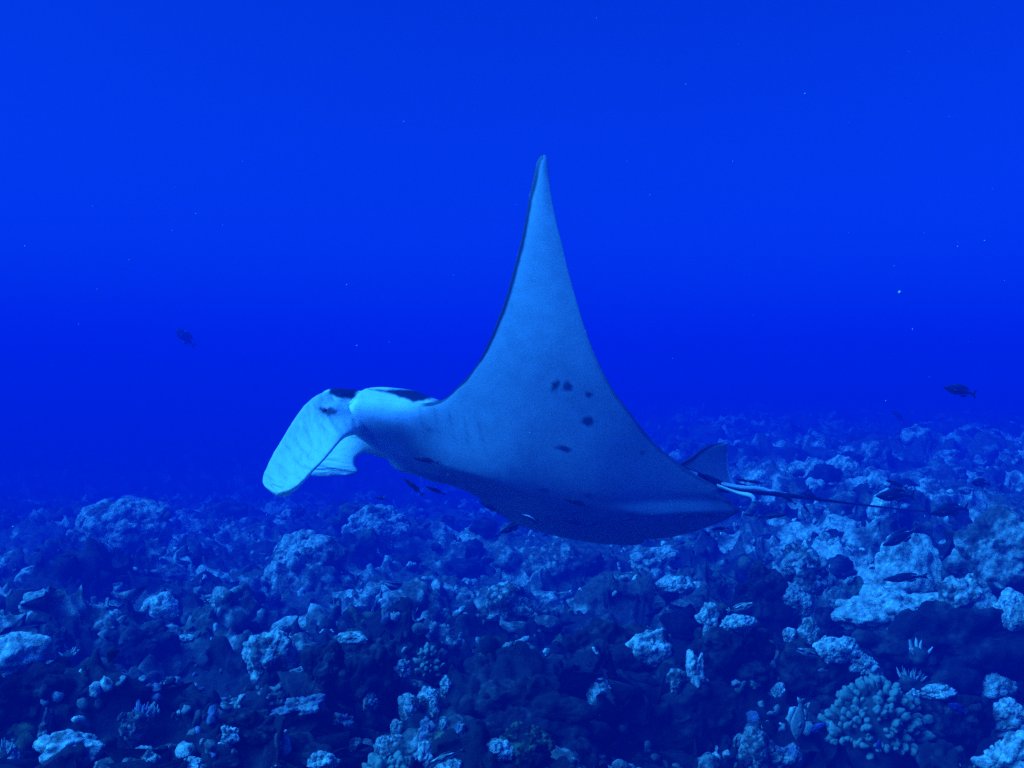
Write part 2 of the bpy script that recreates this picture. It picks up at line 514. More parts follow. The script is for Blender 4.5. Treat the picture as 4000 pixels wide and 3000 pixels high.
def xTE(y): return np.interp(np.abs(y), TE_S[:, 1] + np.arange(len(TE_S)) * 1e-9, TE_S[:, 0])

TER_PX = [(2897, 1996), (2829, 2034), (2716, 2075), (2626, 2096), (2520, 2106)]
_gyr, _gxr = np.meshgrid(np.linspace(-0.9, 0.0, 361), np.linspace(-1.3, 0.6, 761), indexing='ij')
_rpx, _rpy = project(span_point(_gyr) + _gxr[..., None] * FWD)
_ter = []
for _p in TER_PX:
    _k = np.argmin((_rpx - _p[0]) ** 2 + (_rpy - _p[1]) ** 2); _ter.append((float(_gxr.ravel()[_k]), float(-_gyr.ravel()[_k])))
def xTE_right(y):
    a = np.abs(y)
    ys = np.array([0.0] + [q[1] for q in _ter] + [_ter[-1][1] + 0.35]); xs = np.array([TEx[0]] + [q[0] for q in _ter] + [9.0])
    o = np.argsort(ys); xs = xs[o]; ys = ys[o]
    base = xTE(a)
    f = sstep(ys[-1], ys[-2], a)
    return np.where(a < ys[-1], base * (1 - f) + np.minimum(base, np.interp(a, ys[:-1], xs[:-1])) * f, base)

outline = np.vstack([LE_S, TE_S[::-1]])
def edge_dist(x, ya):
    d = np.full(x.shape, 9.0)
    for k in range(0, len(outline) - 2, 2):
        a, b = outline[k], outline[k + 2]
        ab = b - a; L = ab @ ab + 1e-12
        t = np.clip(((x - a[0]) * ab[0] + (ya - a[1]) * ab[1]) / L, 0, 1)
        d = np.minimum(d, np.hypot(x - a[0] - t * ab[0], ya - a[1] - t * ab[1]))
    return d

def thickness(x, y):
    ya = np.abs(y)
    d = np.maximum(edge_dist(x, ya) - 0.0006, 0)
    d[:, 0] = 0; d[:, -1] = 0
    chord = xLE(ya) - xTE(ya)
    along = sstep(-0.85, -0.25, x) * 0.8 + 0.2
    core = np.exp(-(ya / 0.33) ** 2)
    headw = sstep(0.30, 0.62, x) * sstep(0.34, 0.20, ya)
    bodyh = along * (1 - 0.35 * sstep(0.35, 0.85, x))
    hU = 0.012 + 0.028 * np.exp(-(ya / 0.75) ** 2) + 0.205 * core * bodyh
    hL = 0.010 + 0.020 * np.exp(-(ya / 0.75) ** 2) + 0.135 * core * bodyh
    hU = hU * (1 - headw) + headw * (0.15 + 0.055 * sstep(0.90, 0.72, x))
    hL = hL * (1 - headw) + headw * 0.085
    R = np.maximum(0.015, np.minimum(0.30 * np.exp(-(ya / 0.6) ** 2) + 0.10, 0.46 * chord))
    R = R * (1 - headw) + headw * 0.12
    q = np.clip(d / R, 0, 1)
    prof = np.sqrt(np.maximum(0, 1 - (1 - q) ** 2)) * (1 - headw) * (0.55 + 0.45 * q * (2 - q)) + headw * np.sqrt(np.maximum(0, 1 - (1 - q) ** 2))
    return hU * prof, hL * prof, d

SPOTS = [(2170, 1505, 15, 22, 0.4), (2217, 1509, 22, 17, 0.5), (2300, 1542, 15, 11, 0), (2300, 1648, 26, 17, 0.2), (2205, 1753, 27, 11, 0.15),
         (2508, 1771, 11, 9, 0), (2302, 1937, 17, 10, 0), (1947, 1863, 8, 9, 0), (2460, 2008, 14, 6, 0), (1678, 1680, 9, 10, 0),
         (2125, 1915, 24, 9, 0), (2578, 2030, 7, 5, 0)]

MARKS = [[(1284, 1500), (1325, 1485), (1448, 1480), (1409, 1519), (1391, 1533), (1386, 1555), (1372, 1562), (1347, 1555), (1311, 1551), (1286, 1537)],
         [(1440, 1520), (1506, 1521), (1579, 1520), (1740, 1522), (1695, 1550), (1655, 1568), (1615, 1569), (1579, 1555), (1542, 1544), (1488, 1530)],
         [(1240, 1597), (1253, 1589), (1275, 1597), (1289, 1590), (1318, 1606), (1311, 1620), (1282, 1624), (1253, 1613)]]
def head_marks(px, py):
    sh_ = px.shape; x = px.ravel(); y = py.ravel()
    sel = (x > 1200) & (x < 1780) & (y > 1450) & (y < 1660)
    out = np.zeros(x.shape); xs, ys = x[sel], y[sel]
    nzz = 2.5 * fbm(np.stack([xs, ys, 0 * xs], 1), 26.0, 3, 77)
    best = np.zeros(xs.shape)
    for k, poly in enumerate(MARKS):
        p = np.array(poly, float); q = np.roll(p, -1, 0)
        inside = np.zeros(xs.shape, bool); dd = np.full(xs.shape, 1e9)
        for a, b in zip(p, q):
            cnd = ((a[1] > ys) != (b[1] > ys))
            inside ^= cnd & (xs < (b[0] - a[0]) * (ys - a[1]) / (b[1] - a[1] + 1e-9) + a[0])
            ab = b - a; t = np.clip(((xs - a[0]) * ab[0] + (ys - a[1]) * ab[1]) / (ab @ ab), 0, 1)
            dd = np.minimum(dd, np.hypot(xs - a[0] - t * ab[0], ys - a[1] - t * ab[1]))
        sd = np.where(inside, -dd, dd) + nzz
        best = np.maximum(best, sstep(7, -7, sd) * (0.9 if k == 2 else 1.0))
    out[sel] = best
    return out.reshape(sh_)

def build_manta():
    root = empty("manta_ray", tuple(MANTA_C))
    tag(root, "big manta ray gliding left with one wing raised and spotted pale belly", "manta ray")
    inv = Matrix.Translation(-Vector(MANTA_C))
    # span stations follow the outline's arc length so the head sides stay well sampled
    k = np.unique(np.round(np.linspace(0, 899, 250)).astype(int))
    ys = LE_S[k, 1] + np.arange(len(k)) * 1e-6
    ys = ys / ys[-1] * (YT - 1e-4)
    yfull = np.concatenate([-ys[::-1], ys[1:]])
    nt_ = 150
    t = 0.5 - 0.5 * np.cos(np.linspace(0, math.pi, nt_))
    xl, xt = xLE(yfull), np.where(yfull < 0, xTE_right(yfull), xTE(yfull))
    # where the head side runs along the chord, start each chord exactly on the outline sample
    kk = np.concatenate([k[::-1], k[1:]])
    xl = LE_S[kk, 0]
    X = xl[:, None] + (xt - xl)[:, None] * t[None, :]
    Yb = np.repeat(yfull[:, None], nt_, 1)
    Xs = xl[:, None] + (xTE(yfull) - xl)[:, None] * t[None, :]      # same place on the mirrored planform
    hU, hL, d = thickness(Xs, Yb)
    ns = len(yfull)
    # shallow flexing of the wings
    flex = 0.035 * np.sin(2.2 * X + 1.0) * sstep(0.3, 1.2, np.abs(Yb))
    # gill region is a little hollow, belly gently keeled
    # the far corner of the mouth lies further back
    Xw = X - 0.27 * sstep(0.07, -0.20, Yb) * sstep(0.45, 0.95, X) * sstep(-0.45, -0.25, Yb)
    # crease between head and shoulder
    notch = 0.030 * np.exp(-((X - 0.85) / 0.022) ** 2) * sstep(0.10, 0.20, Yb) * sstep(0.10, 0.0, d)
    Yw = Yb - np.sign(Yb) * notch
    up = body_to_world(Xw, Yw, flex + hU - notch * 0.8); lo = body_to_world(Xw, Yw, flex - hL)
    def idx(s, i, j): return s * ns * nt_ + i * nt_ + j
    V = np.concatenate([up.reshape(-1, 3), lo.reshape(-1, 3)])
    i = np.arange(ns - 1)[:, None]; j = np.arange(nt_ - 1)[None, :]
    fu = np.stack([idx(0, i, j), idx(0, i + 1, j), idx(0, i + 1, j + 1), idx(0, i, j + 1)], -1).reshape(-1, 4)
    fl = np.stack([idx(1, i, j), idx(1, i, j + 1), idx(1, i + 1, j + 1), idx(1, i + 1, j)], -1).reshape(-1, 4)
    F = np.concatenate([fu, fl])
    # --- skin colour
    ya = np.abs(Yb)
    white = np.array([0.86, 0.88, 0.86]); belly = np.array([0.44, 0.48, 0.47]); black = np.array([0.018, 0.022, 0.030]); grey = np.array([0.30, 0.32, 0.33])
    P3 = np.stack([X.ravel(), Yb.ravel(), np.zeros(X.size)], 1)
    nz = (0.5 * fbm(P3, 0.12, 3, 7)).reshape(X.shape)
    # dorsal: black with white shoulder patches, a pale head margin and pale shoulders
    e = d + 0.006 * nz
    sh = sstep(0.050, 0.060, e) * sstep(0.48, 0.60, X + 0.2 * nz) * sstep(0.85, 0.82, X) * sstep(0.40, 0.26, ya)
    head_side = np.maximum(sstep(0.030, 0.018, e) * sstep(0.855, 0.87, X), sstep(0.93, 0.955, X + 0.03 * nz))
    shoulder_edge = sstep(0.026, 0.016, e - 0.02 * sstep(0.66, 0.82, X)) * sstep(0.42, 0.55, X) * sstep(0.85, 0.84, X) * sstep(0.42, 0.36, ya)
    wU = np.clip(sh + head_side + shoulder_edge, 0, 1)
    wU = np.where(Yb > 0, np.maximum(wU, sstep(0.40, 0.52, X) * sstep(0.20, 0.10, d)), wU)[..., None]
    cu = black * (1 - wU) + white * wU
    # ventral: white, dark margin behind the leading edge and along the trailing edge, dark spots
    px, py = project(lo)
    margin_w = 0.006 + 0.010 * sstep(0.25, 0.9, ya)
    dLE = np.abs(xl[:, None] - X)
    on_le = (t[None, :] < 0.5) & (X < 0.50)
    mg = sstep(margin_w * 1.6, margin_w * 0.7, d + 0.006 * nz) * np.where(on_le, 1.0, 0.0) * sstep(0.52, 0.47, X)
    mt = sstep(0.016, 0.004, d + 0.006 * nz) * np.where(t[None, :] >= 0.5, 1.0, 0.0) * 0.6 * sstep(0.8, 0.3, ya)
    right_dark = np.where(Yb < -0.3, sstep(0.05, 0.015, d + 0.02 * nz) * on_le, 0)
    sp = np.zeros_like(X)
    wob = 1 + 0.30 * (fbm(np.stack([px.ravel(), py.ravel(), 0 * px.ravel()], 1), 14.0, 3, 3)).reshape(X.shape)
    for sx, sy, rx, ry, al in SPOTS:
        ca, sa = math.cos(-al), math.sin(-al)
        u = ((px - sx) * ca - (py - sy) * sa) / rx; v = ((px - sx) * sa + (py - sy) * ca) / ry
        strength = 0.85 if rx > 12 else 0.6
        if sy > 1850: strength *= 0.75
        sp = np.maximum(sp, strength * sstep(1.35, 0.55, np.sqrt(u * u + v * v) * wob))
    gill = np.zeros_like(X)
    for gx in (0.50, 0.43, 0.36, 0.29, 0.22):
        gill = np.maximum(gill, 0.25 * sstep(0.008, 0.003, np.abs(X - gx - 0.10 * (ya - 0.18))) * sstep(0.11, 0.14, ya) * sstep(0.26, 0.23, ya))
    sp = np.where(Yb > -0.75, sp, 0)
    bl = np.clip(np.maximum.reduce([mg, mt, right_dark * 0.7, sp, gill]), 0, 1)[..., None]
    hw_ = np.maximum(sstep(0.62, 0.80, X + 0.12 * nz), sstep(0.09, 0.03, d) * sstep(0.45, 0.60, X))[..., None]
    mott = (1 + 0.10 * fbm(P3 + 3.3, 0.35, 4, 15, 0.6)).reshape(X.shape)[..., None]
    cl = (belly * mott * (1 - hw_) + white * hw_) * (1 - bl) + black * bl
    # glints along the dark leading edge, painted as small white spots
    ux, uy = project(up)
    for nx, ny in ((2022, 1003), (2030, 985), (2062, 826), (2092, 640), (2098, 622), (2070, 760), (1965, 1180)):
        w_ = sstep(1.2, 0.5, np.hypot((ux - nx) / 9, (uy - ny) / 11))[..., None] * (Yb > 0.5)[..., None]
        cu[...] = cu * (1 - w_) + white * w_
    # dark markings on the head and shoulder
    for cc_, Pw in ((cu, up), (cl, lo)):
        m = np.where((Yb > 0.02) & (X > 0.42), head_marks(*project(Pw)), 0)[..., None]
        cc_[...] = cc_ * (1 - m) + black * m
    colr = np.concatenate([cu.reshape(-1, 3), cl.reshape(-1, 3)])
    me = np_mesh("body", V - MANTA_C, F[:, ::-1], colr)
    bm = bmesh.new(); bm.from_mesh(me)
    bmesh.ops.remove_doubles(bm, verts=bm.verts, dist=0.0004)
    for _ in range(4):
        bmesh.ops.smooth_vert(bm, verts=bm.verts, factor=0.5, use_axis_x=True, use_axis_y=True, use_axis_z=True)
    bmesh.ops.recalc_face_normals(bm, faces=bm.faces)
    bm.to_mesh(me); bm.free()
    me.polygons.foreach_set("use_smooth", np.ones(len(me.polygons), dtype=bool))
    obj("body", me, SKIN, root)
    return root

def fin_patch(name, rows, thick, root, mat, col_fn, label=None, nu=60, nv=36, bulge=0.0, wr=0.0, fat=0.0, marks=False):
    """rows: list of (edgeA point, edgeB point) in world metres from root to tip; closed thin lens"""
    A = np.array([r[0] for r in rows]); B = np.array([r[1] for r in rows])
    def sm(Pn):
        s = np.linspace(0, 1, len(Pn)); u = np.linspace(0, 1, nu)
        mm = np.gradient(Pn, s, axis=0)
        k = np.clip(np.searchsorted(s, u, side='right') - 1, 0, len(s) - 2)
        h = s[1] - s[0]; tt = (u - s[k]) / h
        return ((2*tt**3-3*tt**2+1)[:, None]*Pn[k] + ((tt**3-2*tt**2+tt)*h)[:, None]*mm[k] + (-2*tt**3+3*tt**2)[:, None]*Pn[k+1] + ((tt**3-tt**2)*h)[:, None]*mm[k+1])
    A, B = sm(A), sm(B)
    v = np.linspace(0, 1, nv)
    M = A[:, None] * (1 - v)[None, :, None] + B[:, None] * v[None, :, None]
    du = np.gradient(M, axis=0); dv = np.gradient(M, axis=1)
    N = np.cross(du, dv); N /= np.linalg.norm(N, axis=-1, keepdims=True) + 1e-9
    N[-1] = N[-2]
    lens = np.sqrt(np.maximum(0, 1 - (2 * v - 1) ** 2))[None, :]
    uu = np.linspace(0, 1, nu)[:, None]
    taper = np.sqrt(np.clip((1 - uu) * 8, 0, 1))
    root_fat = (1 + fat * sstep(0.45, 0.0, uu))
    h = thick * root_fat * np.power(lens, 0.8) * taper
    off = bulge * (1 - (2 * v - 1) ** 2)[None, :] * np.sin(np.pi * np.clip(uu * 0.9 + 0.05, 0, 1))
    if wr:
        cc = np.stack([uu * np.ones_like(v)[None, :] * 3.2 + 0.0 * v[None, :], np.ones_like(uu) * v[None, :] * 0.5, 0 * uu * v[None, :]], -1).reshape(-1, 3)
        off = off + wr * fbm(cc, 0.11, 3, 9).reshape(nu, nv) * lens
    U1 = M + N * (off + h)[..., None]; U2 = M + N * (off - h)[..., None]
    V = np.concatenate([U1.reshape(-1, 3), U2.reshape(-1, 3)])
    i = np.arange(nu - 1)[:, None]; j = np.arange(nv - 1)[None, :]
    f1 = np.stack([i*nv+j, (i+1)*nv+j, (i+1)*nv+j+1, i*nv+j+1], -1).reshape(-1, 4)
    f2 = f1[:, ::-1] + nu * nv
    caps = np.array([[j0, j0 + 1, nu*nv + j0 + 1, nu*nv + j0] for j0 in range(nv - 1)])
    F = np.concatenate([f1, f2, caps])
    uv = np.stack([np.repeat(uu, nv, 1), np.repeat(v[None, :], nu, 0)], -1).reshape(-1, 2)
    col = np.concatenate([col_fn(uv[:, 0], uv[:, 1], 0), col_fn(uv[:, 0], uv[:, 1], 1)])
    if marks:
        mk = head_marks(*project(V))[:, None] * sstep(0.40, 0.28, np.concatenate([uv[:, 0], uv[:, 0]]))[:, None]
        col = col * (1 - mk) + np.array([0.02, 0.024, 0.03]) * mk
    me = np_mesh(name, V - MANTA_C, F, col)
    bm = bmesh.new(); bm.from_mesh(me)
    bmesh.ops.remove_doubles(bm, verts=bm.verts, dist=0.0003)
    bmesh.ops.recalc_face_normals(bm, faces=bm.faces)
    bm.to_mesh(me); bm.free()
    me.polygons.foreach_set("use_smooth", np.ones(len(me.polygons), dtype=bool))
    o = obj(name, me, mat, root)
    if label: o["label"] = label
    return o

manta = build_manta()
_white = np.array([0.84, 0.86, 0.82]); _black = np.array([0.02, 0.024, 0.03])
def fin_white(u, v, side):
    n = fbm(np.stack([u * 34, v * 2.2 + u * 3, 0 * u + side], 1), 0.9, 3, 5)
    c = _white[None] * (1 - 0.22 * sstep(0.15, 0.9, n) * sstep(0.2, 0.4, u))[:, None]
    return c
# near cephalic fin: root on the head's left front corner, broad paddle hanging forward and down
NEAR = [((1370, 1530, 4.60), (1440, 1680, 4.50)), ((1310, 1530, 4.54), (1398, 1690, 4.42)), ((1245, 1545, 4.47), (1354, 1704, 4.29)), ((1190, 1585, 4.40), (1314, 1740, 4.17)), ((1143, 1648, 4.34), (1268, 1792, 4.08)),
        ((1100, 1720, 4.27), (1220, 1840, 4.00)), ((1058, 1792, 4.20), (1182, 1880, 3.94)), ((1030, 1862, 4.12), (1146, 1908, 3.91)),
        ((1033, 1898, 4.05), (1118, 1920, 3.91)), ((1066, 1922, 3.96), (1088, 1926, 3.93))]
fin_patch("cephalic_fin", [(at(*a), at(*b)) for a, b in NEAR], 0.020, manta, FIN, fin_white, "near white cephalic fin, unrolled like a paddle", bulge=-0.045, wr=0.004, fat=2.2, marks=True, nu=110, nv=60)
FAR = [((1470, 1690, 4.66), (1560, 1800, 4.72)), ((1370, 1690, 4.68), (1480, 1775, 4.62)), ((1290, 1715, 4.72), (1430, 1765, 4.58)), ((1230, 1760, 4.74), (1390, 1788, 4.55)), ((1195, 1815, 4.75), (1386, 1815, 4.52)),
       ((1185, 1845, 4.74), (1398, 1836, 4.50)), ((1200, 1857, 4.70), (1392, 1846, 4.50)), ((1270, 1861, 4.62), (1345, 1855, 4.53))]
fin_patch("cephalic_fin", [(at(*a), at(*b)) for a, b in FAR], 0.014, manta, FIN, fin_white, "far white cephalic fin, its inner face showing below the mouth", bulge=0.03, wr=0.003, fat=2.0)
# dorsal fin at the base of the tail
def dorsal_col(u, v, side):
    w = (sstep(0.86, 0.91, v) * 1.0)[:, None]  # specular highlight on the trailing rim, painted white
    e = sstep(0.16, 0.06, v)[:, None]
    c = np.array([0.34, 0.36, 0.37]) * (1 - e) + _black * e
    return c * (1 - w) + _white * w
DORS = [((2640, 1815, 4.72), (2885, 1905, 4.84)), ((2690, 1790, 4.74), (2862, 1868, 4.84)), ((2730, 1760, 4.76), (2848, 1820, 4.84)), ((2775, 1738, 4.78), (2842, 1780, 4.83)), ((2815, 1730, 4.80), (2842, 1748, 4.82)), ((2836, 1729, 4.81), (2841, 1731, 4.81))]
fin_patch("dorsal_fin", [(at(*a), at(*b)) for a, b in DORS], 0.010, manta, SKIN, dorsal_col, nu=40, nv=30)
def pelvic_col(u, v, side):  # pelvic fins; highlights at the tail root put into pale colour and shape
    return np.repeat(np.array([[0.62, 0.64, 0.62]]), len(u), 0)
PEL = [((2800, 1893, 4.72), (2803, 1901, 4.71)), ((2880, 1920, 4.66), (2878, 1930, 4.65)), ((2928, 1928, 4.62), (2925, 1941, 4.60)), ((2948, 1941, 4.60), (2937, 1948, 4.59)), ((2956, 1958, 4.60), (2945, 1963, 4.59)), ((2980, 1952, 4.62), (2976, 1962, 4.60))]
fin_patch("pelvic_fin", [(at(*a), at(*b)) for a, b in PEL], 0.010, manta, SKIN, pelvic_col, nu=30, nv=14)
PEL2 = [((2790, 1880, 4.80), (2793, 1888, 4.81)), ((2890, 1898, 4.78), (2893, 1909, 4.79)), ((2960, 1904, 4.78), (2960, 1915, 4.80)), ((3020, 1914, 4.80), (3020, 1922, 4.80)), ((3075, 1925, 4.84), (3073, 1930, 4.84))]
fin_patch("pelvic_fin", [(at(*a), at(*b)) for a, b in PEL2], 0.012, manta, SKIN, pelvic_col, nu=30, nv=14)
# whip tail
def tube(name, pts, rad, root, mat, colr, n=10):
    pts = np.array(pts)
    s = np.linspace(0, 1, len(pts)); u = np.linspace(0, 1, 60)
    C = np.stack([np.interp(u, s, pts[:, d]) for d in range(3)], 1)
    R = np.interp(u, np.linspace(0, 1, len(rad)), rad)
    T = np.gradient(C, axis=0); T /= np.linalg.norm(T, axis=1, keepdims=True)
    S = np.cross(T, [0, 0, 1.0]); S /= np.linalg.norm(S, axis=1, keepdims=True); B2 = np.cross(S, T)
    a = np.linspace(0, 2 * math.pi, n, endpoint=False)
    V = C[:, None] + R[:, None, None] * (np.cos(a)[None, :, None] * S[:, None] + np.sin(a)[None, :, None] * B2[:, None])
    V = V.reshape(-1, 3)
    F = np.array([[i*n+j, i*n+(j+1) % n, (i+1)*n+(j+1) % n, (i+1)*n+j] for i in range(59) for j in range(n)])
    me = np_mesh(name, V - MANTA_C, F[:, ::-1], np.repeat(np.array(colr)[None], len(V), 0))
    return obj(name, me, mat, root)
tube("tail", [at(2740, 1880, 4.80), at(2860, 1903, 4.86), at(3000, 1925, 4.95), at(3200, 1951, 5.1), at(3400, 1976, 5.25), at(3560, 1994, 5.38), at(3700, 2004, 5.5)],
     [0.055, 0.030, 0.015, 0.009, 0.006, 0.0045, 0.003], manta, SKIN, (0.03, 0.033, 0.04))
# eye
eV, eF = ico(3)
ep = at(1268, 1603, 4.345)
obj("eye", np_mesh("eye", eV * np.array([0.011, 0.008, 0.009]) + (ep - MANTA_C), eF, np.repeat(_black[None], len(eV), 0)), SKIN, manta)
# ------------------------------------------------------------------ rocks and corals standing on the reef
def ground_hit(px, py):
    """nearest reef point seen through a pixel's column at that height: returns the depth"""
    for Y in np.arange(2.3, 26.0, 0.05):
        x = (px - 2000.0) / FPX * Y
        z = ground_z(x, Y)
        if 1500 + (CAM_Z - z) / Y * FPX <= py:
            return float(Y)
    return 26.0

# ---- loose rubble and small coral growth nobody could count
def rubble():
    rng = np.random.default_rng(7)
    protos = []
    for s in range(10):
        V, F = ico(3 if s < 5 else 2)
        off = np.array([s * 2.3, s, -s * 1.1])
        if s % 3 == 0:      # branched stub
            V = V * np.array([1.0, 0.45, 0.45])
        elif s % 3 == 1:
            V = V * np.array([1.0, 0.8, 0.6])
        V = V * (1 + 0.55 * fbm(V + off, 0.9, 3, s))[:, None]
        N = normals(V, F)
        V = V + N * (0.5 * domes(V + off, 0.55, 0.3, 0.68, s + 9))[:, None]
        protos.append((V, F))
    Vs, Fs, Cs = [], [], []
    base = 0
    pals = [PALE * 1.1, PALE * 1.3, PALE * 0.7, MID, DARK * 2, OLIVE, VIOLET]
    wts = np.array([0.17, 0.09, 0.20, 0.24, 0.20, 0.06, 0.04])
    cnt = 0
    while cnt < 3800:
        th = math.radians(rng.uniform(-38, 38)); r = 2.6 * (15.0 / 2.6) ** (rng.uniform() ** 1.25)
        x, y = r * math.sin(th), r * math.cos(th)
        pp = np.array([[x, y, 0.0]])
        if vnoise(pp, 0.55, 201)[0] + 0.6 * vnoise(pp, 0.2, 202)[0] < rng.uniform(-0.5, 0.35): continue
        z = ground_z(x, y)
        s = min(0.026, 0.011 * math.exp(rng.normal(0.3, 0.5))) * (1 + 0.10 * (r - 3))
        V, F = protos[rng.integers(10)]
        R = np.array(Euler(rng.uniform(-3.1, 3.1, 3)).to_matrix())
        Vw = (V @ R.T) * s + np.array([x, y, z + s * rng.uniform(-0.3, 0.5)])
        c = pals[rng.choice(7, p=wts)] * rng.uniform(0.75, 1.2)
        Vs.append(Vw); Fs.append(F + base); base += len(V)
        Cs.append(np.repeat(c[None], len(V), 0) * (1 + 0.2 * vnoise(V, 0.5, int(cnt)))[:, None])
        cnt += 1
    seen_splat(np.concatenate(Vs))
    o = obj("coral_rubble", np_mesh("coral_rubble", np.concatenate(Vs), np.concatenate(Fs), np.clip(np.concatenate(Cs), 0.005, 0.9)), REEF)
    tag(o, "loose coral rubble and small growth strewn over the reef", kind="stuff")
rubble()

_rock_n = [0]
def rock(name, label, cx, top, bot, w, pal, style='rough', group=None, cat='rock', depth=0.8, sink=0.22, Y0=None):
    _rock_n[0] += 1
    if Y0 is None:
        bb = min(bot, 3040)
        Y0 = seen_depth(cx - w * .35, bb - 14, cx + w * .35, bb + 4, 50)
        if w < 240: Y0 = min(Y0, seen_depth(cx - w * .4, top + (bot - top) * .15, cx + w * .4, bb, 22))
    h_px = bot - top
    hw = w / 2 / FPX * Y0; hh = h_px / 2 / FPX * Y0
    hd = depth * 0.5 * (hw + hh)
    Y = Y0 + hd * (0.8 if w >= 240 else 0.25)
    k = Y / Y0
    hw *= k; hh *= k
    hh2 = hh * (1 + sink)
    c = at(cx, (top + bot) / 2, Y); c[2] -= hh * sink
    sub = 6 if w > 80 else 5
    me = rock_mesh(name, np.array([hw, hd, hh2]) * 0.93, style, pal, _rock_n[0], sub)
    o = obj(name, me, REEF)
    o.location = c
    vv = np.zeros(len(me.vertices) * 3, dtype=np.float32); me.vertices.foreach_get('co', vv); seen_splat(vv.reshape(-1, 3).astype(float) + c)
    return tag(o, label, cat, group)

